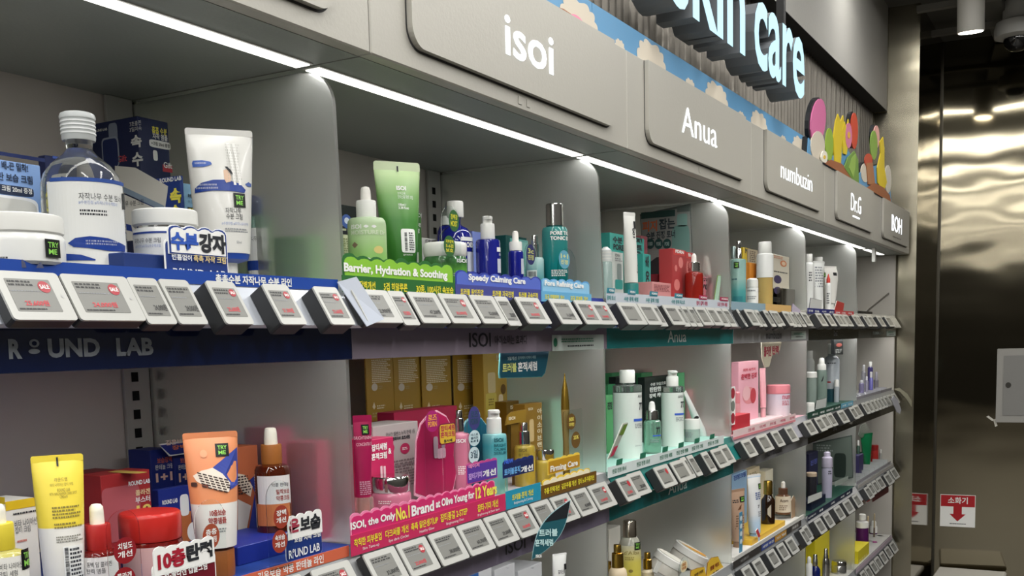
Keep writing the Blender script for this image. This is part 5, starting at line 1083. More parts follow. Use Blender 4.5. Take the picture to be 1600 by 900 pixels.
o=turned('dropper_bottle','pink serum dropper bottle with white collar and large number label','bottle',1104,.14,0,[
 ('bulb',mat('#e8e4de',.5),[(1,401),(3.6,404),(4,415)]),('collar',CAPW,[(6.5,415),(7,417),(7,429)]),('bottle_body',mat('#cf8590',.2),[(7,430),(9,431),(9.6,434),(9.6,'B')])])
text(o.m,'70',1097,444,1107,453,KO,o.t,bold=.04); dashes(o.m,1099,434,1108,440,2,KO,o.t,dens=4); rect('sticker',o.m,1108.5,433,1112.5,443,BLACK,o.t,lift=.001)
hcard('clear_stick','green topped stick label standing near the third divider',[(1116,470),(1122,431),(1127,431),(1122,470)],.09,0,mat('#a9c8b0',.4),mat('#6a8a3a',.4),[])
WS=mat('#c3cad2',.5)
t,m=strip(2,0,'pale grey printed strip with teal and crimson tabs in teal bay',948,1139,-.012,.013,WS,[('광채 토너',948,961,.3,.72,mat('#3a8a8c',.6)),('수분 광채 세럼',975,997,.3,.72,mat('#3a8a8c',.6)),('수분 광채 크림',1009,1029,.3,.72,mat('#3a8a8c',.6)),('수분 광채 미스트',1049,1070,.3,.72,mat('#3a8a8c',.6)),('잡티 결핵 세럼',1088,1105,.3,.75,mat('#b02050',.6)),('모공 탄력 세럼',1121,1136,.3,.75,mat('#b02050',.6))],y=.047)
for u,c in ((948,'#2f7f90'),(981,'#2f7f90'),(1015,'#2f7f90'),(1054,'#2f7f90'),(1092,'#a01848'),(1125,'#a01848')):
    x0,x1=XL(u,.0465,-.3),XL(u+13,.0465,-.3); e=plate('tab',PM((0,.0462,0)),[(x0,-.301),(x1-.004,-.301),(x1,-.290),(x0+.004,-.290)],.001,mat(c,.5),t); textm(PM((0,.0456,0)),'PDRN',x0+.01,-.298,x1-.01,-.293,KW,e)
# second shelf of the teal bay
for i,(uL,uC,uR,v,y,c) in enumerate(((948,951,962,601,.30,'#3f8f5c'),(955,957,974,583,.36,'#4a9a64'),(961,963,1010,589,.33,'#16201e'),(1000,1003,1020,583,.37,'#4a9a64'),(1005,1008,1052,590,.30,'#121c1a'),(1057,1060,1070,583,.30,'#4a9a64'),(1005,1008,1034,626,.25,'#3c8a56'),(945,948,958,618,.22,'#58a468'))):
    o=carton('box',('green carton under dark one at left edge','tall green carton at the back left','dark carton with open green lid, left one','green carton lid standing in the back centre','black carton with white lettering behind the pump bottle','green carton behind the pump bottle at right','low green carton behind the dropper bottle','bright green carton at the divider edge')[i]+' of teal bay',uL,uC,uR,v,y,1,mat(c,.5),dep=.022,group='green and black cartons')
    if i==4: text(o.F,'수분 보습으로',1016,597,1040,602,KW,o.b); text(o.F,'탄탄한',1015,604,1033,612,KW,o.b,bold=.04); text(o.F,'장벽 케어',1014,614,1036,621,KW,o.b,bold=.04)
    if i==6: text(o.F,'트러블',1013,640,1025,645,KW,o.b)
    if i==7: text(o.F,'진정',949,628,956,640,KO,o.b,bold=.04)
    if i==0: text(o.F,'모공',952,640,960,648,KO,o.b,bold=.04)
def tall(lab,uc,y,v0,v1,v2,v3,rc,rb,label_u,pumpc=False):
    P=[('cap',CAPW,[(rc-1,v0),(rc,v0+2),(rc,v1),(rc-1,v1)]),('shoulder',mat('#cfe0da',.04,0,.9),[(rb-3,v2),(rb,v2+1.5),(rb,v3)]),('bottle_body',mat('#dfe5df',.25,coat=.3),[(rb,v3),(rb,'B')])]
    if v1<v2-2: P.insert(1,('neck',mat('#cfe0da',.04,0,.8),[(rc*.8,v1),(rc*.8,v2)]))
    return turned('toner_bottle' if not pumpc else 'pump_bottle',lab,'bottle',uc,y,1,P)
o=tall('large white toner bottle with flip cap and blue band in teal bay',981,.135,578,598,601,613,12,22.5,0)
text(o.m,'ANUA',996,618,1003,622,KO,o.t,bold=0); text(o.m,'77',998,630,1004,642,KO,o.t,bold=.03); rect('blue_band',o.m,990,655,1003.5,659,mat('#3f63c8',.4),o.t,lift=.0008); dashes(o.m,992,662,1003,670,3,GREYINK,o.t,dens=5); text(o.m,'250ml',992,696,1002,698,GREYINK,o.t,bold=0)
o=tall('white pump bottle with blue band beside the green dropper bottle',1051,.13,588,603,603,613,9.5,17.5,0,True); pump(o,1050,579,588,7,CAPW)
text(o.m,'ANUA',1059,618,1067,622,KO,o.t,bold=0); text(o.m,'77',1063,628,1068,638,KO,o.t,bold=.03); rect('blue_band',o.m,1054,646,1068,649,mat('#3f63c8',.4),o.t,lift=.0008); dashes(o.m,1056,652,1068,659,3,GREYINK,o.t,dens=5)
o=turned('dropper_bottle','clear green dropper bottle with ribbed silver collar in teal bay','bottle',1019,.115,1,[
 ('bulb',mat('#ecece8',.5),[(1.5,627),(4,629),(5,634),(5.2,641),(6,643)]),('collar',CHROME,[(8.8,641),(9.4,643),(9.4,655)]),('bottle_body',mat('#9fcdb6',.06,0,.7,coat=.3),[(10,656),(13,658),(13.8,661),(13.8,'B')])])
for v in (644,648,652): lathe('collar_rib',[(10*o.k,ZL(v,o.X,o.Y)-o.zs),(10*o.k,ZL(v+1.4,o.X,o.Y)-o.zs)],CHROME,o.p['collar'],o.X,o.Y,o.zs)
text(o.m,'77',1025,668,1031,679,KO,o.t,bold=.03); rect('blue_band',o.m,1020,680,1032,682,mat('#3f63c8',.4),o.t,lift=.0008); dashes(o.m,1016,686,1030,692,2,GREYINK,o.t,dens=5)
o=turned('cream_jar','small white cream jar at the right of teal bay second shelf','jar',1081.5,.12,1,[('lid',CAPW,[(11.8,655),(12.5,657),(12.7,670)]),('jar_body',mat('#c9d8d0',.1,0,.4),[(12,670),(12.3,673),(12.3,688),(11.5,'B')])]); dashes(o.m,1071,675,1083,684,4,GREYINK,o.t,dens=5)
# leaning tube
t=thing('squeeze_tube','slim white tube leaning against the pump bottle in teal bay','tube',(XL(1092,.15,-.68),.15,RZ[1])); X0=XL(1098,.15,-.68);X1=XL(1070,.17,-.58)
zt=ZL(612,X1,.17)
V=[];Fc=[]
for j in range(9):
    q=j/8; c=Vector((X0+(X1-X0)*q,.15+.02*q,RZ[1]+.002+(zt-RZ[1]-.002)*q)); A=.016*(1-q*.45);B=.014*(1-q)**.7+.0012
    for i in range(20): a=2*PI*i/20; V.append(c+Vector((A*math.cos(a),B*math.sin(a),A*.45*math.cos(a))))
for j in range(8):
    for i in range(20): Fc.append((j*20+i,j*20+(i+1)%20,(j+1)*20+(i+1)%20,(j+1)*20+i))
Fc+= [list(range(20))[::-1],[160+i for i in range(20)]]
mesh('tube_body',V,Fc,BODYW,t,smooth=60); m=PM((0,.133,0)); ell('black_print',m,1084,650,1092,656,BLACK,t,lift=.0)
hcard('clear_stick','green and crimson stick label leaning before the white toner bottle',[(950,716),(973,663),(981,661),(958,712)],.062,1,mat('#9a9f94',.4),mat('#c9ccc0',.4),[])
m=PM((0,.062,0)); 
polyd('green_print',m,[(966,680),(974,664),(980,662),(973,679)][::-1],mat('#5f7a2c',.5),bpy.data.objects[[o.name for o in bpy.data.objects if o.name.startswith('clear_stick') and o.type=='EMPTY'][-1]],lift=.0018)
polyd('crimson_print',m,[(952,714),(959,698),(965,696),(958,711)][::-1],mat('#a8324a',.5),bpy.data.objects[[o.name for o in bpy.data.objects if o.name.startswith('clear_stick') and o.type=='EMPTY'][-1]],lift=.0018)
GT=mat('#1f6b50',.6)
t,m=strip(2,1,'white printed strip with dark green tabs on teal second shelf',950,1131,-.010,.014,mat('#d2dcda',.5),[(s,u,u+21-i,.28,.72,GT) for i,(s,u) in enumerate((('민감 진정 토너',957),('민감 진정 로션',995),('민감 진정 세럼',1031),('민감 진정 앰플',1057),('민감 진정 크림',1081),('민감 선 크림',1106)))],y=.047)
for i,u in enumerate((963,1000,1035,1060,1085,1109)):
    x0,x1=XL(u,.0465,-.68),XL(u+10-i*.5,.0465,-.68); e=plate('tab',PM((0,.0462,0)),[(x0,-.6835),(x1-.004,-.6835),(x1,-.671),(x0+.004,-.671)],.001,GT,t)
box('clear_rail',XL(1105,.06,-.68),.0605,RZ[1],XL(1106.5,.06,-.68),.0615,RZ[1]+.035,mat('#8d9390',.3),t) if 0 else None
# third shelf of the teal bay
o=carton('box','white carton with torn flap behind the toner on teal third shelf',950,952,970,828,.22,2,mat('#d2cfc6',.5),dep=.06)
o=turned('toner_bottle','yellow toner bottle with mirror silver cap and TRY ME sticker','bottle',985,.12,2,[
 ('cap',mat('#d9cfc0',.15,1),[(9.5,813),(10.5,815),(10.8,838)]),('shoulder',mat('#c9c8b8',.1,0,.5),[(10,838),(14,842),(17,850)]),('bottle_body',grad([(0,'#d8c84a'),(.75,'#dccf62'),(1,'#d6d2b4')],.15,.1),[(17,850),(17.3,856),(17.3,'B')])])
tryme(o.m,991,848,1000,860,o.t); text(o.m,"d'Alba",975,861,998,867,mat('#8a7a3a',.6),o.t,bold=0); dashes(o.m,977,870,994,876,2,mat('#9a8a4a',.6),o.t,dens=5); ell('printed_emblem',o.m,982,890,989,895,mat('#8a7a3a',.6),o.t)
o=turned('serum_bottle','cream serum bottle with gold stepped cap on teal third shelf','bottle',966,.085,2,[
 ('cap',GOLD,[(5.6,851),(6,852),(6,863),(9,864),(9.5,886)]),('bottle_body',mat('#e0cdae',.3),[(9,886),(13,890),(14.5,897),(14.5,'B')])])
o=turned('serum_bottle','small gold capped serum bottle right of the yellow toner','bottle',1012,.11,2,[
 ('cap',GOLD,[(4.5,863),(5,864),(5,873),(6.8,874),(7,888)]),('bottle_body',mat('#d8cbae',.3),[(7,889),(10,893),(10,'B')])])
o=turned('serum_bottle','dark capped bottle at the divider edge on teal third shelf','bottle',953,.11,2,[('cap',mat('#c9a24a',.2,1),[(3,877),(3,895)]),('bottle_body',mat('#2a2420',.2),[(4,895),(5,'B')])])
# tilted jars on a stand
def tiltjar(lab,uc,vc,y,rpx,hp,art):
    Xj=XL(uc,y,-1.0); zc=ZL(vc,Xj,y); k=PR(Xj,y,zc)[2]/F; R=rpx*k; H=hp*k
    t=thing('cream_jar',lab,'jar',(Xj,y,RZ[2])); Rm=Matrix.Rotation(math.radians(28),3,'X')@Matrix.Rotation(math.radians(14),3,'Y')
    def tr(V): return [Rm@Vector(p)+Vector((Xj,y,zc)) for p in V]
    V,Fc=lathe_vf([(R*.96,0),(R,-.002),(R,-H*.42),(R*.97,-H*.45)],0,0,0,36); mesh('lid',tr(V),Fc,CAPW,t,smooth=35)
    V,Fc=lathe_vf([(R*.92,-H*.45),(R*.95,-H*.5),(R*.95,-H),(R*.85,-H*1.05)],0,0,0,36); mesh('jar_body',tr(V),Fc,mat('#cfcbc2',.2),t,smooth=35)
    V,Fc=lathe_vf([(R*.9,.0016),(R*.9,.0008)],0,0,0,36); mesh('lid_disc',tr(V),Fc,mat('#e3e0d4',.4),t)
    if art:
        V=[(R*.82*math.cos(a),R*.82*math.sin(a),.0022) for a in [PI*.75+PI*1.05*i/16 for i in range(17)]]; mesh('gold_print',tr(V),[list(range(17))],mat('#d99a2a',.4),t)
    box('support_block',Xj-R*.7,y-.012,RZ[2],Xj+R*.7,y+.03,zc-H*1.2,mat('#c9c6bc',.4),t)
tiltjar('white cream jar tilted on a stand, the plain left one',1050,870,.12,26,28,False)
tiltjar('white cream jar tilted on a stand with golden lid print',1082,858,.15,29,26,True)
hcard('small_card','white barcode card leaning on the tilted jar in teal bay',[(1020,893),(1028,876),(1034,879),(1026,896)],.085,2,mat('#d8d8d2',.5),mat('#8a8a84',.5),[])
YC=mat('#d9b030',.5)
hcard('small_card','yellow shelf card with brown print, left of the pair in teal bay',[(1078,910),(1080,892),(1090,888),(1100,886),(1104,910)],.065,2,YC,mat('#8a5a1a',.5),[('진한 커버',1084,893,1098,899,mat('#5a3a12',.6))])
hcard('small_card','yellow shelf card with brown print, right of the pair in teal bay',[(1104,912),(1106,880),(1112,872),(1122,870),(1126,880),(1130,912)],.068,2,YC,mat('#8a5a1a',.5),[('앰플 팩트',1109,881,1123,888,mat('#8a3a12',.6)),('추천',1112,892,1122,897,mat('#5a3a12',.6))])
standing('shelf_talker','clear oval talker with orange flowers before the tilted jars',1060,870,1078,910,.062,2,[(1063,876,1074,894,['꿀','앰플'])],mat('#e6d8b0',.5),mat('#b8701c',.6))
# ================================================================ BAY 3 (silver fronted)
o=turned('mist_bottle','teal mist bottle with silver sprayer and black TRY ME sticker','bottle',1154,.12,0,[
 ('sprayer',CHROME,[(3,377),(3.4,378),(3.6,384),(3.2,386),(3.2,388),(4.6,390),(4.9,404)]),('bottle_body',grad([(0,'#2f8a90'),(.35,'#5fb0ae'),(.6,'#a9d0c8'),(1,'#9cc4bc')],.08,.3),[(9,405),(11,406),(11.4,408),(11.4,'B')])])
tryme(o.m,1147,409,1155,419,o.t); dashes(o.m,1144,434,1152,438,1,mat('#1a5a66',.5),o.t,dens=3); rect('dark_base_print',o.m,1146,463,1160,470,mat('#1e7078',.5),o.t)
o=turned('mist_bottle','grey mist cap peeking behind the teal mist bottle','bottle',1146,.2,0,[('cap',mat('#9fb0ae',.2,.6),[(3,385),(3.5,386),(3.5,404)]),('bottle_body',mat('#b0c8c4',.2),[(5,405),(6,407),(6,'B')])])
o=turned('cream_jar','tall white rounded jar between mist bottle and amber toner','jar',1175.5,.10,0,[('lid',CAPW,[(6,435),(8.5,437),(9,442),(9,449)]),('jar_body',BODYW,[(9,449.5),(9.3,451),(9.3,'B')])]); dashes(o.m,1168,452,1180,456,1,GREYINK,o.t,dens=5); dashes(o.m,1168,462,1182,468,2,GREYINK,o.t,dens=6)
o=turned('toner_bottle','white and amber toner bottle with white cap in silver bay','bottle',1195,.115,0,[
 ('cap',CAPW,[(9,378),(10,380),(10.4,396),(10,397)]),('white_sleeve',BODYW,[(11,396.5),(12.6,398),(13,401),(13,434)]),('bottle_body',mat('#dcc27a',.08,0,.45,coat=.3),[(12.4,434.1),(12.4,'B')])])
text(o.m,'numbuzin',1200,404,1208,408,GREYINK,o.t,bold=0); dashes(o.m,1200,412,1208,424,4,GREYINK,o.t,dens=3); ell('printed_figure',o.m,1184,423,1189,432,GREYINK,o.t,p=1.2)
o=carton('box','tall cream carton with orange ring and purple disc in silver bay',1203,1206,1233,396,.20,0,mat('#cfc8b6',.5),dep=.05)
e=ell('orange_ring',o.F,1219,407,1229,417,mat('#cc7a48',.5),o.b); ell('ring_inside',o.F,1221,409,1227,415,mat('#e0c4a8',.5),e,lift=.001); ell('purple_disc',o.F,1209,430,1221,443,mat('#3c3358',.5),o.b); dashes(o.F,1209,400,1225,405,2,mat('#c98a6a',.6),o.b,dens=5); dashes(o.F,1209,424,1230,427,1,INK,o.b,dens=8); ell('purple_disc',o.F,1209,448,1221,460,mat('#3c3358',.5),o.b)
o=carton('box','yellow carton behind the amber toner in silver bay',1158,1161,1172,386,.24,0,mat('#d9bb1c',.45),dep=.02); text(o.F,'N',1164,388,1169,396,KO,o.b,bold=.05)
o=carton('box','orange carton standing between mist bottle and amber toner',1168,1171,1184,410,.185,0,mat('#d98a2c',.45),dep=.02)
o=carton('box','pale photo printed carton behind the orange carton',1166,1169,1184,388,.275,0,mat('#b5a68c',.5),dep=.02); dashes(o.F,1171,392,1182,410,6,mat('#5a4a3a',.6),o.b,dens=4)
o=carton('box','small orange carton with black sticker below the cream carton',1203,1206,1219,450,.12,0,mat('#d0842c',.45),dep=.03); rect('sticker',o.F,1208,464,1214,472,BLACK,o.b)
o=carton('box','small mirrored silver carton right of the small orange carton',1221,1223,1242,450,.115,0,mat('#a8a49a',.12,.95),dep=.03)
strip(3,0,'blue grey and apricot printed strip on silver top shelf, left part',1143,1196,-.012,.012,mat('#8fa8b4',.45),[],y=.047)
strip(3,0,'apricot printed strip on silver top shelf, middle part',1196,1236,-.012,.012,mat('#d8b070',.45),[],y=.047)
hcard('small_card','pale lilac card standing at right end of silver top shelf',[(1238,492),(1239,475),(1250,484),(1252,492)],.05,0,mat('#bdb3c4',.5),mat('#a79ab0',.5),[])
# second shelf: pink line
t=carton('display_tray','white stepped display tray with pink front edge in silver bay',1146,1150,1236,669,.085,1,mat('#e8d5d6',.45),dep=.20,cat='tray')
PK=mat('#e08a94',.35,coat=.2); PK2=mat('#eab0b8',.35)
TB=.012
o=turned('dropper_bottle','coral pink dropper bottle with pink bulb behind another','bottle',1146.5,.17,1,[('bulb',PK,[(1.5,589),(3.6,591),(4.2,601)]),('collar',PK,[(6.4,601),(7,603),(7,612)]),('bottle_body',PK,[(7,612),(7.6,614),(7.6,'B')])])
o=turned('serum_bottle','round topped coral pink bottle left of the tall pink carton','bottle',1151,.12,1,[('cap',PK,[(3,612),(5.2,614),(5.6,630)]),('bottle_body',mat('#dc9aa0',.3),[(5.4,630.2),(5.8,632),(5.8,'B')])])
o=carton('box','tall pale pink carton with red lettering and blurred red print',1152,1154,1185,566,.14,1,mat('#e3aab8',.5),dep=.03)
text(o.F,'피부 속까지',1161,575,1180,580,mat('#c23c52',.6),o.b); text(o.F,'완벽한 진화',1158,583,1183,592,mat('#c23c52',.6),o.b,bold=.04)
ell('red_blur_print',o.F,1160,605,1181,631,mat('#d68a90',.6),o.b); ell('deep_red_print',o.F,1172,606,1181,630,mat('#b83c46',.6),o.b,lift=.0008); ell('pale_print',o.F,1160,603,1172,626,mat('#e2b4b8',.6),o.b,lift=.0009)
o=mk('squeeze_tube','slim pale pink tube right of the tall pink carton',(1187,1196),575,(1188,1197),637,.13,1,PK2,mat('#d9a4aa',.3),[(4,638),(4,'B')],face=.3)
o=turned('cream_jar','wide frosted pink jar with coral lid in silver bay','jar',1216,.11,1,[('lid',PK,[(17,601),(18,602),(18.4,605),(18.4,614),(17.6,615)]),('jar_body',grad([(0,'#e8dfe2'),(.4,'#ded2da'),(1,'#cbc4d2')],.3),[(17.6,615),(18,617),(18,643),(16,'B')])])
text(o.m,'num',1222,618,1234,624,mat('#c26a7a',.6),o.t,bold=.03); dashes(o.m,1222,626,1233,634,4,mat('#c26a7a',.6),o.t,dens=4)
o=carton('box','flat red carton lying at the tray corner in silver bay',1146,1151,1172,650,.065,1,mat('#c4323e',.45),dep=.04,bl=.012)
t,m=strip(3,1,'pink printed display edge with small pink words in silver bay',1146,1243,-.008,.020,mat('#e4c8c8',.5),[(s,u,u+w,.4,.75,mat('#cc7080',.6)) for s,u,w in (('진정 세럼',1169,10),('미백',1187,9),('광채 크림',1203,9),('팩',1219,8),('탄력',1234,7))],y=.047)
x0,x1=XL(1146,.0465,-.69),XL(1243,.0465,-.69); plate('coral_edge',PM((0,.0464,0)),[(x0,-.705),(x1,-.705),(x1,-.698),(x0,-.698)],.0006,mat('#d8848c',.5),t)
t,m=hcard('hanging_card','cream hanging card with crimson lettering under silver band',[(1190,534),(1221,534),(1218,548),(1206,556),(1202,572),(1195,573),(1191,560)],.074,1,mat('#cfc7b0',.5),mat('#e6e0cc',.5),[('콜라겐',1193,541,1204,557,mat('#a8324a',.6)),('탄력',1206,540,1216,554,mat('#a8324a',.6))])
t=thing('shelf_talker','narrow standing talker with red and grey ovals at the divider','shelf talker',(XL(1143,.07,-.68),.07,RZ[1])); m=PM((0,.07,0)); a0,b0,a1,b1=pxr(m,1141,604,1149,664); plate('card_edge',m,rr(a0,b0,a1,b1,.008),.0012,PWHITE,t)
for i,(v,c) in enumerate(((606,'#a5303e'),(626,'#7f857c'),(645,'#a5303e'))): ell('oval_print',m,1142,v,1148,v+17,mat(c,.5),t,lift=.0006)
plate('foot',m,[(a0+.01,RZ[1]),(a0+.02,RZ[1]),(a0+.02,b0+.001),(a0+.01,b0+.001)],.001,ACRYL,t,lift=-.001)
# third shelf of the silver bay
o=carton('box','blue carton with white lettering behind the tubes in silver bay',1142,1144,1167,743,.20,2,mat('#8fb4d8',.5),dep=.04); text(o.F,'진정크림',1146,740,1165,748,mat('#2a4f9a',.6),o.b,bold=.04)
o=mk('squeeze_tube','brown kraft tube with TRY ME sticker at the left of silver bay',(1141,1163),764,(1144,1162),845,.12,2,mat('#b0917a',.5),mat('#9a7c64',.5),[(7,846),(7,'B')],face=.3,crm=mat('#a5856c',.5)); tryme(o.m,1153,775,1162,784,o.t); dashes(o.m,1143,780,1151,786,2,KO,o.t,dens=3); polyd('printed_leaf',o.m,[(1148,797),(1152,790),(1155,787),(1153,795)],mat('#6a4226',.5),o.t); dashes(o.m,1146,803,1160,826,6,mat('#7a5c46',.6),o.t,dens=4)
o=mk('squeeze_tube','tall white tube with pale blue foot in silver bay',(1168,1188),741,(1170,1188),832,.10,2,grad([(0,'#a9c9ea'),(.2,'#bcd4ea'),(.35,'#e0e4e8'),(1,'#e4e4e0')],.35),mat('#8fb8e6',.4),[(8,833),(8,'B')],face=.3); tryme(o.m,1182,755,1187,764,o.t); dashes(o.m,1176,768,1186,780,4,mat('#2a4a8a',.6),o.t,dens=3); text(o.m,'7',1178,788,1181,793,KO,o.t); dashes(o.m,1178,797,1187,806,3,GREYINK,o.t,dens=3)
o=carton('box','beige carton behind the tall white tube in silver bay',1166,1169,1187,735,.20,2,mat('#cfc0a0',.5),dep=.04); dashes(o.F,1171,737,1184,746,3,mat('#8a7a5a',.6),o.b,dens=4)
o=carton('box','tall cream carton behind the dark oil bottle in silver bay',1193,1196,1208,737,.20,2,mat('#d8d2bc',.5),dep=.04)
b0=box('display_block',XL(1177,.08,-1.08),.085,RZ[2],XL(1229,.08,-1.08),.22,RZ[2]+.018,mat('#d8ae34',.45),bev=.001,org=(2.3,.085,RZ[2])); props(b0,'yellow display step under the oil and acorn bottles in silver bay','display block')
o=turned('oil_bottle','dark amber oil bottle with gold cap on the yellow step','bottle',1200,.125,2,[('cap',GOLD,[(6,751),(6.8,753),(7,772)]),('bottle_body',mat('#2c1806',.06,0,.35,coat=.6),[(5.5,772),(7,776),(10.3,780),(10.8,784),(10.8,'B')])],bl=.018)
polyd('label',PM((0,.125-.016,0)),[(1199,795),(1205,788),(1210,792),(1210,806),(1204,809),(1199,804)][::-1],mat('#d8d0bc',.5),o.t)
o=turned('dropper_bottle','brown serum dropper bottle with cream label and acorn print','bottle',1223.5,.13,2,[('bulb',mat('#e6e2da',.5),[(1.5,752),(3.2,754),(3.4,763)]),('collar',mat('#5a3c2c',.35),[(6.2,762),(7,763),(7.2,772)]),('bottle_body',mat('#6a4a34',.15,0,.2,coat=.4),[(8,772),(11.5,775),(12,779),(12,'B')])],bl=.018)
lb=grid('label',o.m,*pxr(o.m,1212,776,1235,801),mat('#d6c9b4',.5),o.t,.0006); text(o.m,'Acorn',1219,780,1231,785,mat('#4a3424',.6),lb,lift=.001); dashes(o.m,1218,789,1230,798,3,mat('#7a6450',.6),lb,dens=4,lift=.001)
hcard('acorn_card','brown and cream die cut acorn card beside the dropper bottle',[(1237,812),(1236,783),(1240,775),(1245,782),(1249,794),(1252,806),(1247,812)],.10,2,mat('#a08468',.5),mat('#c9bcaa',.5),[])
t=thing('shelf_talker','narrow blue talker strip with white discs before kraft tube','shelf talker',(XL(1158,.07,-1.06),.07,RZ[2])); m=PM((0,.07,0)); a0,b0,a1,b1=pxr(m,1155.5,800,1160,856); plate('blue_sheet',m,rr(a0,RZ[2],a1,b1,.004),.0012,mat('#4f8fb0',.4),t)
for v in (806,818,830,842): ell('white_disc',m,1156,v,1159.5,v+8,mat('#d3e2e6',.5),t,lift=.0004)
hcard('clear_stick','red tipped white stick leaning before the tall white tube',[(1181,830),(1184,826),(1188,838),(1185,840)],.075,2,mat('#c43c44',.4),PWHITE,[])
o=box('step_front',XL(1146,.064,-1.07),.0625,RZ[2]+.0005,XL(1256,.064,-1.07),.068,RZ[2]+.012,mat('#d4d2cc',.45),org=(2.2,.0625,RZ[2])); props(o,'thin pale ledge along the front of silver third shelf','ledge')
DKS=mat('#34312e',.45)
strip(3,2,'dark printed strip with small words on silver third shelf',1146,1252,-.012,.010,DKS,[('브랜드',1157,1170,.3,.7,mat('#8a8a88',.6))],y=.047)
for (u0,u1,c,s) in ((1190,1210,'#3a4a8c','세럼 추천'),(1211,1229,'#b8862c','오일'),(1237,1248,'#5a5652','아몬드')):
    x0,x1=XL(u0,.0455,-1.08),XL(u1,.0455,-1.08); o=plate('strip_tab',PM((0,.0455,0)),[(x0,-1.093),(x1,-1.093),(x1,-1.073),(x0,-1.073)],.0008,mat(c,.5),org=(x0,.0455,-1.093)); props(o,{'#3a4a8c':'blue','#b8862c':'mustard','#5a5652':'grey'}[c]+' word tab on the dark strip of silver third shelf','label'); textm(PM((0,.0455,0)),s,x0+.01,-1.087,x1-.01,-1.078,mat('#d8d8d4',.6),o)
# ================================================================ BAY 4 (black fronted)
o=mk('squeeze_tube','white squeeze tube with sticker sheet at the left of black bay',(1271,1288),408,(1270,1284),470,.12,0,BODYW,CAPW,[(6,471),(6,'B')],face=.3); dashes(o.m,1272,416,1283,450,8,GREYINK,o.t,dens=3); tryme(o.m,1286,426,1289,433,o.t)
o=turned('toner_bottle','white bottle half hidden by the divider at left of black bay','bottle',1264,.14,0,[('cap',CAPW,[(4.5,397),(5,398),(5,410)]),('bottle_body',BODYW,[(5,410),(6.5,412),(6.8,415),(6.8,'B')])]); dashes(o.m,1264,424,1269,440,4,INK,o.t,dens=3)
o=turned('toner_bottle','white capped bottle behind the white tubes in black bay','bottle',1277,.22,0,[('cap',CAPW,[(7,402),(7.5,403),(7.5,412)]),('bottle_body',BODYW,[(8,412),(9,414),(9,'B')])])
o=mk('squeeze_tube','wide white tube with black square print in black bay',(1288,1311),416,(1289,1305),474,.17,0,mat('#dad8d2',.35),CAPW,[(6,475),(6,'B')],face=.3); rect('black_square',o.m,1299,426,1305,431,BLACK,o.t)
o=turned('serum_bottle','slim white bottle with red pointed cap in black bay','bottle',1294,.10,0,[('cap',mat('#c83a2a',.4),[(.4,428),(2,434),(2.8,436),(2.8,442)]),('bottle_body',BODYW,[(3,442),(4.4,444),(4.7,447),(4.7,'B')])]); dashes(o.m,1292,457,1296,475,5,INK,o.t,dens=2)
hcard('barcode_card','white barcode card leaning at the left of black bay top shelf',[(1264,486),(1267,466),(1284,470),(1283,486)],.07,0,mat('#cfcfca',.5),mat('#44444a',.5),[])
hcard('barcode_card','red and white barcode card at the right of black bay top shelf',[(1303,486),(1308,470),(1319,474),(1317,486)],.07,0,mat('#b8443c',.5),mat('#d6d0ca',.5),[])
strip(4,0,'navy printed strip with white words on black top shelf',1262,1304,-.012,.008,mat('#2b2f70',.45),[(s,u,u+7,.3,.7,KW) for s,u in (('진정',1263),('보습',1273),('시카',1284),('선',1295))],y=.047)
strip(4,0,'coral red printed strip with white words on black top shelf',1304,1334,-.012,.006,mat('#c84a4c',.45),[(s,u,u+6,.3,.7,KW) for s,u in (('탄력',1306),('크림',1315),('앰플',1325))],y=.047)
o=turned('toner_bottle','tall clear toner bottle with white cap and dark teal foot','bottle',1299,.15,1,[('cap',CAPW,[(5,537),(6,539),(6.6,553)]),('neck',mat('#b8c4c8',.1,0,.6),[(6,553),(6,556)]),('bottle_body',grad([(0,'#24505a'),(.28,'#24505a'),(.29,'#b9c0c6'),(1,'#b4bcc4')],.2,.1),[(6,556),(10,559),(12,563),(12,'B')])]); dashes(o.m,1293,566,1306,569,1,INK,o.t,dens=5); rect('red_rule',o.m,1293,596,1298,598,mat('#b03a3a',.5),o.t)
o=turned('spray_bottle','clear green spray bottle with white pump in black bay','bottle',1283.5,.11,1,[('pump_head',CAPW,[(2.5,559),(4,561),(4.4,569)]),('collar',CAPW,[(6,569),(6.8,571),(6.8,578)]),('bottle_body',mat('#9fb4aa',.08,0,.5),[(7,578),(8,582),(8.4,586),(8.4,'B')])])
polyd('dark_print',PM((0,.098,0)),[(1283,596),(1287,586),(1288,587),(1285,596)],KO,o.t)
o=turned('cream_jar','glass cream jar with wide white lid on dark carton, black bay','jar',1268,.10,1,[('lid',CAPW,[(7,581),(8,582),(8.3,590)]),('jar_body',mat('#a4b4ac',.1,0,.4),[(7.5,590),(7.9,592),(7.9,610),(7.5,'B')])],bl=.03)
b0=box('display_block',XL(1262,.09,-.68),.078,RZ[1],XL(1281,.09,-.68),.13,RZ[1]+.030,mat('#1c3c30',.45),org=(2.72,.078,RZ[1])); props(b0,'dark green block under the glass jar in black bay','display block')
o=turned('cream_jar','small white jar lying low at left front of black bay','jar',1266,.066,1,[('lid',CAPW,[(6,629),(6.6,630),(6.8,636)]),('jar_body',BODYW,[(6.5,636),(6.7,638),(6.7,'B')])])
o=turned('serum_bottle','small white topped bottle right of the tall toner, black bay','bottle',1307,.12,1,[('cap',CAPW,[(2.6,593),(3.5,595),(3.8,604)]),('bottle_body',mat('#b8bfc4',.15,0,.2),[(3.8,604),(4,606),(4,'B')])])
t,m=hcard('hanging_card','small black card with pale panel hanging under the black band',[(1303,531),(1317,531),(1317,553),(1303,553)],.10,1,mat('#23282a',.5),mat('#15181a',.5),[],th=.012)
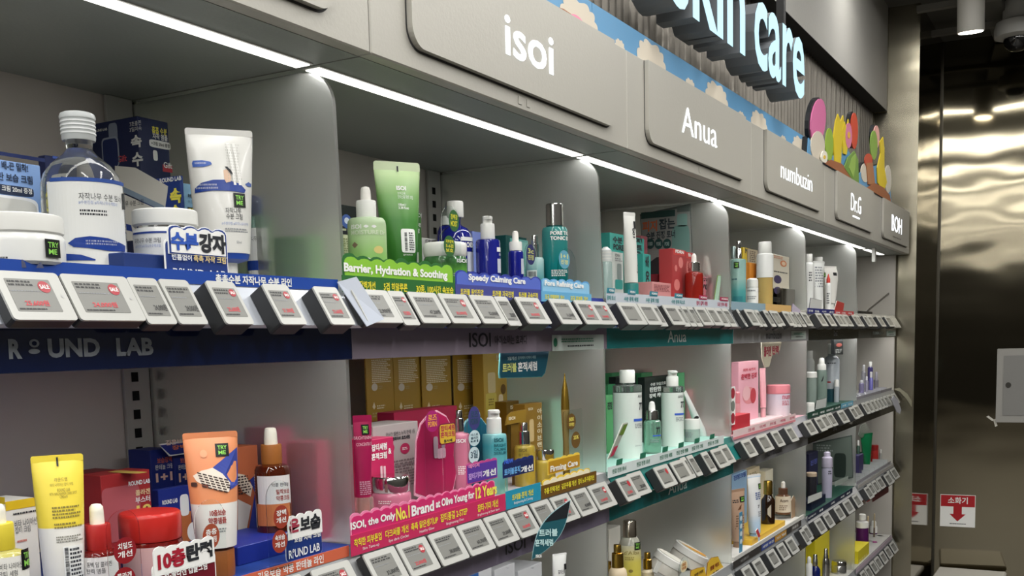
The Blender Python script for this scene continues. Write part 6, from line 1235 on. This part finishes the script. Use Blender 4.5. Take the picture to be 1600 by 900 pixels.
ell('red_print',m,1306,536,1315,542,mat('#b05a50',.5),t,lift=.0016); dashes(m,1305,545,1315,552,3,mat('#c8ccc8',.6),t,dens=3,lift=.0016)
hcard('barcode_card','white barcode card left on the green strip of black bay',[(1274,640),(1276,626),(1291,622),(1290,636)],.066,1,mat('#c4c8c4',.5),mat('#3c4440',.5),[])
GS=mat('#1d4436',.45)
strip(4,1,'dark green printed strip with red dots on black second shelf',1262,1314,-.012,.010,GS,[('토너',1269,1277,.25,.6,KW),('세럼',1281,1288,.25,.6,KW),('크림추천',1291,1302,.25,.6,KW),('로션',1305,1312,.25,.6,KW)],y=.047)
strip(4,1,'light blue printed strip at the right of black second shelf',1314,1333,-.012,.008,mat('#5f9fb8',.45),[('수분',1316,1322,.3,.65,KW),('진정',1325,1331,.3,.65,KW)],y=.047)
o=turned('cream_bottle','lilac cream bottle with lilac cap on black third shelf','bottle',1292,.10,2,[('cap',mat('#c3bcd0',.4),[(3.6,706),(5,707),(5,713),(8,715),(8.6,729),(8,730)]),('bottle_body',mat('#a9a6ba',.3),[(7,730),(8,733),(8,754),(7.5,'B')])]); dashes(o.m,1294,735,1299,742,2,KO,o.t,dens=2)
t,m=hcard('poster_card','grey green poster card with bottle print behind the lilac bottle',[(1271,694),(1330,682),(1332,745),(1272,758)],.30,2,mat('#5f6a62',.4),mat('#39443f',.4),[],m=PM((3.589,.3,0),-PI/2))
dashes(m,1276,694,1302,706,3,mat('#9fa8a2',.6),t,dens=6,lift=.0012); e=ell('dark_bottle_print',m,1303,708,1322,746,mat('#24302a',.4),t,p=5,lift=.0012)
b0=box('display_block',XL(1262,.09,-1.07),.075,RZ[2],XL(1284,.09,-1.07),.14,RZ[2]+.035,mat('#131c38',.4),org=(2.72,.075,RZ[2])); props(b0,'navy display block at the left of black third shelf','display block')
o=turned('cream_jar','beige lidded jar on navy block, black third shelf','jar',1268,.105,2,[('lid',mat('#b8a48c',.4),[(7,738),(8,739),(8,744)]),('jar_body',mat('#26262c',.2),[(7.4,744),(7.8,746),(7.8,'B')])],bl=.035)
o=carton('box','dark purple carton at the back left of black third shelf',1262,1264,1278,710,.22,2,mat('#2c2a4c',.45),dep=.04); text(o.F,'진정',1266,718,1276,726,mat('#6a74c8',.6),o.b)
hcard('barcode_card','white barcode card at the left front of black third shelf',[(1262,787),(1263,776),(1284,768),(1284,777)],.066,2,mat('#c8ccc8',.5),mat('#3c3c40',.5),[])
hcard('barcode_card','grey barcode card right of the lilac bottle on third shelf',[(1305,760),(1306,752),(1325,744),(1325,751)],.08,2,mat('#9aa49c',.5),mat('#6a7870',.5),[])
strip(4,2,'dark green to navy printed strip on black third shelf',1262,1332,-.012,.010,mat('#17233c',.45),[(s,u,u+6,.3,.65,KW) for s,u in (('시카',1262.5),('토너',1268),('앰플',1280),('크림',1298),('세럼',1313),('선',1322))],y=.047)
# fourth shelf of the black bay (cobalt and mirror bottles)
o=turned('spray_bottle','cobalt bottle with chrome sprayer on the lowest black shelf','bottle',1273.5,.13,3,[('sprayer',CHROME,[(2.6,866),(3.2,867),(3.2,873),(3.8,874),(3.8,883)]),('bottle_body',mat('#101c5c',.12,coat=.5),[(4,884),(7.5,889),(8,895),(8,'B')])])
o=turned('spray_bottle','slim chrome spray bottle on the lowest black shelf','bottle',1290,.12,3,[('sprayer',CHROME,[(2.4,857),(3,858),(3.2,866),(4,868),(4.2,872)]),('bottle_body',CHROME,[(4.4,872),(5.6,876),(6,882),(6,'B')])])
o=turned('cream_jar','wide chrome ribbed jar on the lowest black shelf','jar',1311,.11,3,[('lid',CHROME,[(10,876),(11,877),(11.5,882)]),('jar_body',mat('#b9b9b6',.15,.9),[(10,882),(11.4,884),(11.4,'B')])])
o=carton('box','dark navy carton behind the cobalt spray bottle',1264,1266,1280,858,.22,3,mat('#141a3c',.45),dep=.04)
o=carton('box','bright yellow carton lying at the back of lowest black shelf',1270,1273,1296,845,.30,3,mat('#d8c81c',.45),dep=.04)
o=turned('toner_bottle','small white bottle at the left of lowest black shelf','bottle',1264,.1,3,[('cap',CAPW,[(2,870),(3,872),(3,880)]),('bottle_body',BODYW,[(4,880),(5,883),(5,'B')])])
# ================================================================ BAY 5 (end bay)
t=thing('leaning_stick','slim dark ruler like stick leaning on a small clear box','shelf talker',(XL(1364,.09,-.3),.09,RZ[0])); m=PM((0,.09,0))
q=[m.inv(u,v) for u,v in ((1354,486),(1358,482),(1392,455),(1393,457),(1361,483),(1357,487))]
plate('stick',m,[(max(a,3.62),b) for a,b in q][::-1],.003,mat('#66625c',.4),t); 
box('clear_box',3.70,.075,RZ[0],4.02,.12,RZ[0]+.014,mat('#3c3c3a',.2,.3),t,bev=.001)
def small(lab,u,y,r,v0,v1,w,c1,c2,tr=0): return turned('serum_bottle',lab,'bottle',u,y,r,[('cap',mat(c1,.3),[(w*.5,v0),(w*.62,v0+1),(w*.62,v1)]),('bottle_body',mat(c2,.15,0,tr,coat=.3),[(w*.6,v1),(w,v1+2),(w,'B')])],seg=18)
small('purple serum bottle with white cap, tallest of the lilac cluster',1359.5,.13,1,565,573,4,'#e4e4e2','#4a4478')
small('clear serum bottle with silver cap left of the purple bottle',1349,.14,1,570,580,3.6,'#b5b5b8','#a8a8b0',.3)
small('lilac serum bottle in front of the purple bottle',1361,.10,1,581,590,3,'#d8d8dc','#6a68b0')
small('slim clear bottle with tall neck right of purple bottle',1369,.12,1,581,592,3.6,'#9a98a4','#8c8894',.3)
small('short square lilac bottle at the left front of end bay',1346,.09,1,594,598,4,'#cfcfd6','#8a84a8',.2)
small('short clear bottle beside the square lilac bottle',1354,.09,1,588,594,2.6,'#d0d0d4','#a09cb0',.3)
small('small dark bottle to the right of the lilac cluster',1379,.12,1,597,603,3,'#5a5660','#6c6878')
small('tiny black bottle at the far right of second end shelf',1386,.12,1,598,604,2,'#2c2a30','#4c4a54')
o=box('flat_tube',XL(1342,.085,-.68),.08,RZ[1],XL(1357,.085,-.68),.10,RZ[1]+.018,mat('#dcdce2',.3),bev=.006,seg=3,org=(3.6,.08,RZ[1])); props(o,'white tube with purple end lying on end bay second shelf','tube')
t=thing('antenna_wand','slim clear wand standing upright among the lilac bottles','wand',(XL(1368,.16,-.6),.16,RZ[1])); X=XL(1368,.16,-.6); lathe('rod',[(.004,ZL(556,X,.16)-RZ[1]),(.008,ZL(558,X,.16)-RZ[1]),(.006,ZL(566,X,.16)-RZ[1]),(.008,ZL(590,X,.16)-RZ[1]),(.008,0)],mat('#8c8a86',.3),t,X,.16,RZ[1],12)
t=thing('display_rack','low clear acrylic rack along the front of end bay second shelf','rack',(3.62,.066,RZ[1])); 
for i in range(6): box('rack_divider',3.66+i*.14,.064,RZ[1],3.664+i*.14,.12,RZ[1]+.022,mat('#c8c8ce',.1,0,.5),t)
box('rack_lip',3.62,.0625,RZ[1],4.5,.0645,RZ[1]+.014,mat('#b4b2ba',.15,0,.4),t)
# tester cards poking out into the aisle
hcard('clear_stick','pale ribbon stick with pink print poking out past end bay',[(1398,609),(1406,607),(1418,616),(1424,626),(1436,638),(1435,643),(1428,641),(1415,622),(1406,612)],-.02,1,mat('#c0bda4',.4),mat('#aaa68e',.4),[])
hcard('clear_stick','white oval stick hanging over the end bay second rail',[(1393,625),(1397,619),(1403,626),(1408,640),(1406,646),(1401,643)],-.012,1,mat('#b8b8c0',.4),mat('#9a9aa2',.4),[])
# third shelf of the end bay
o=mk('squeeze_tube','emerald green tube standing on end bay third shelf',(1345,1363),677,(1349,1359),726,.13,2,mat('#13683f',.3),mat('#1c7a4c',.3),[(4,727),(4,'B')],face=.3)
hcard('clear_flap','clear header flap above the emerald tube on end bay shelf',[(1341,680),(1345,665),(1352,661),(1360,672),(1362,678),(1345,684)],.14,2,mat('#6a7068',.2),mat('#8c928a',.2),[])
small('dark green jar bottle behind the emerald tube',1347,.17,2,706,711,6,'#1c5a3c','#0f3a28')
small('white capped green bottle at left of end bay third shelf',1340.5,.12,2,688,696,2.6,'#e0e0dc','#2c4a3c')
o=turned('cream_jar','dark red jar beside the emerald tube on end bay shelf','jar',1366.5,.15,2,[('lid',mat('#8c1c1c',.35),[(5,695),(5.8,696),(5.8,703)]),('jar_body',mat('#a02c28',.2),[(5.4,703),(5.8,705),(5.8,'B')])])
o=carton('box','dark violet wedge carton at left of end bay third shelf',1341,1342,1349,712,.1,2,mat('#35305a',.45),dep=.03)
t=thing('display_rack','clear acrylic stepped rack along end bay third shelf','rack',(3.62,.066,RZ[2]))
for i in range(7): box('rack_divider',3.70+i*.12,.064,RZ[2],3.704+i*.12,.14,RZ[2]+.030,mat('#c8cccc',.1,0,.5),t)
box('rack_lip',3.64,.0625,RZ[2],4.5,.0645,RZ[2]+.014,mat('#b4b2ba',.15,0,.4),t)
for i,(u,c) in enumerate(((1376,'#8a8a86'),(1382,'#a03c40'),(1387,'#9a9a96'))): small(('grey','dark red','pale')[i]+' small bottle in the clear rack of end bay third shelf',u,.12,2,702+i,708+i,2.2,'#c4c4c0',c)
hcard('hanging_card','small dark card hanging under the end bay band',[(1386,556),(1392,537),(1400,535),(1394,554)],.07,0,mat('#4c4843',.5),mat('#6a665e',.5),[])
hcard('hanging_card','dark red word card hanging below end bay third rail',[(1363,776),(1388,760),(1388,769),(1364,784)],.05,2,mat('#5a1f24',.5),mat('#7a4a4c',.5),[])
# fourth shelf of the end bay
o=turned('pump_bottle','purple bottle with white pump cap on lowest end shelf','bottle',1347,.12,3,[('cap',CAPW,[(4,803),(5,804),(5,812)]),('shoulder',CAPW,[(9,815),(9.5,818),(9.5,824)]),('bottle_body',mat('#4c1650',.3),[(9,824),(9.4,826),(9.4,'B')])])
o=turned('pump_bottle','small purple bottle with white cap behind the pump bottle','bottle',1365,.15,3,[('cap',CAPW,[(3,814),(4,816),(4,822)]),('shoulder',CAPW,[(5,822),(5.6,824),(5.6,832)]),('bottle_body',mat('#4c1650',.3),[(5.4,832),(5.6,834),(5.6,'B')])])
o=carton('box','bright yellow carton at the left front of lowest end shelf',1338,1341,1358,862,.07,3,mat('#d8c81c',.45),dep=.10); dashes(o.F,1342,868,1357,878,3,mat('#e8e2a0',.6),o.b,dens=4)
for i,(u,v,c,l) in enumerate(((1356,806,'#c8b48c','beige'),(1366,802,'#a89878','khaki'),(1377,818,'#8a6048','brown'),(1386,816,'#b86a3c','rust'))):
    X=XL(u,.13,RZ[3]+.05); t=thing('brush_wand',l+' handled slim wand standing on lowest end shelf','wand',(X,.13,RZ[3])); k=PR(X,.13,RZ[3])[2]/F; h=ZL(v,X,.13)-RZ[3]; lathe('handle',[(.3*k,h),(1.2*k,h-.004),(1.3*k,h*.4)],mat(c,.5),t,X,.13,RZ[3],12); lathe('ferrule',[(1.4*k,h*.4),(1.5*k,0)],mat('#6a5a4c',.4),t,X,.13,RZ[3],12)
for i,(u,v,w,c,l) in enumerate(((1367,846,5,'#8a2a6c','magenta'),(1375,838,5,'#a03878','pink magenta'),(1384,832,5,'#d07038','orange'),(1359,850,4,'#8fb08c','sage'))):
    o=turned('cosmetic_tube',l+' short rounded tube lying in the lowest end rack','tube',u,.10+.01*i,3,[('cap',mat(c,.4),[(w*.6,v),(w*.9,v+3)]),('tube_body',mat(c,.35),[(w*.9,v+3),(w,v+6),(w,'B')])],seg=18)
strip(5,3,'pale printed strip along the lowest end shelf',1338,1394,-.012,.010,mat('#b4a4b0',.45),[],y=.047)
strip(5,2,'pale printed strip along end bay third shelf',1341,1396,-.012,.004,mat('#a8a4a0',.45),[],y=.047)
# ================================================================ STOCK KEPT BEHIND THE TESTERS (seen blurred through the dividers)
def stock(k,r,lab,items,grp):
    for i,(dx,w,y,h,c,d) in enumerate(items):
        x=XB[k]+dx; o=box('stock_carton',x,y,RZ[r],x+w,y+d,RZ[r]+h,mat(c,.5),bev=.001,org=(x,y,RZ[r]))
        props(o,'%s, number %s from the divider'%(lab,ORD[i]) if 0 else '%s, %s one from the divider'%(lab,ORD[i]),'box',grp)
stock(1,0,'plain green stock carton behind the frosted top divider',[(.008,.034,.13,.075,'#4f8f35',.07),(.008,.05,.25,.115,'#6aa64a',.10)],'green stock cartons')
stock(1,1,'pink stock carton seen blurred beside the second shelf divider',[(.008,.032,.135,.15,'#d02a62',.06),(.008,.045,.22,.17,'#d04a78',.06),(.008,.045,.30,.13,'#dd6c94',.06)],'pink stock cartons')
stock(2,0,'teal stock carton behind the divider of teal top shelf',[(.012,.05,.30,.12,'#4fa89c',.06),(.012,.05,.38,.08,'#7cc4b8',.06)],'teal stock cartons')
stock(2,1,'mint stock carton behind the divider of teal second shelf',[(.012,.07,.20,.16,'#9fd4b8',.08)],'mint stock cartons')
stock(3,1,'pink stock carton behind the divider of silver second shelf',[(.008,.06,.20,.14,'#e08a98',.09),(.008,.08,.34,.20,'#e8b4b0',.08)],'rose stock cartons')
o=turned('toner_bottle','tall white toner bottle seen blurred through the black bay divider','bottle',1216 if 0 else 1263,.27,1,[('cap',CAPW,[(6,548),(6.5,549),(6.5,560)]),('bottle_body',BODYW,[(6.5,560),(9,565),(9,'B')])])
stock(4,3,'yellow stock carton on the lowest black shelf by divider',[(.02,.10,.30,.16,'#e0d020',.08)],'yellow stock cartons')
stock(5,3,'yellow stock carton on the lowest end shelf by divider',[(.02,.08,.33,.14,'#e0d020',.06)],'yellow stock cartons')
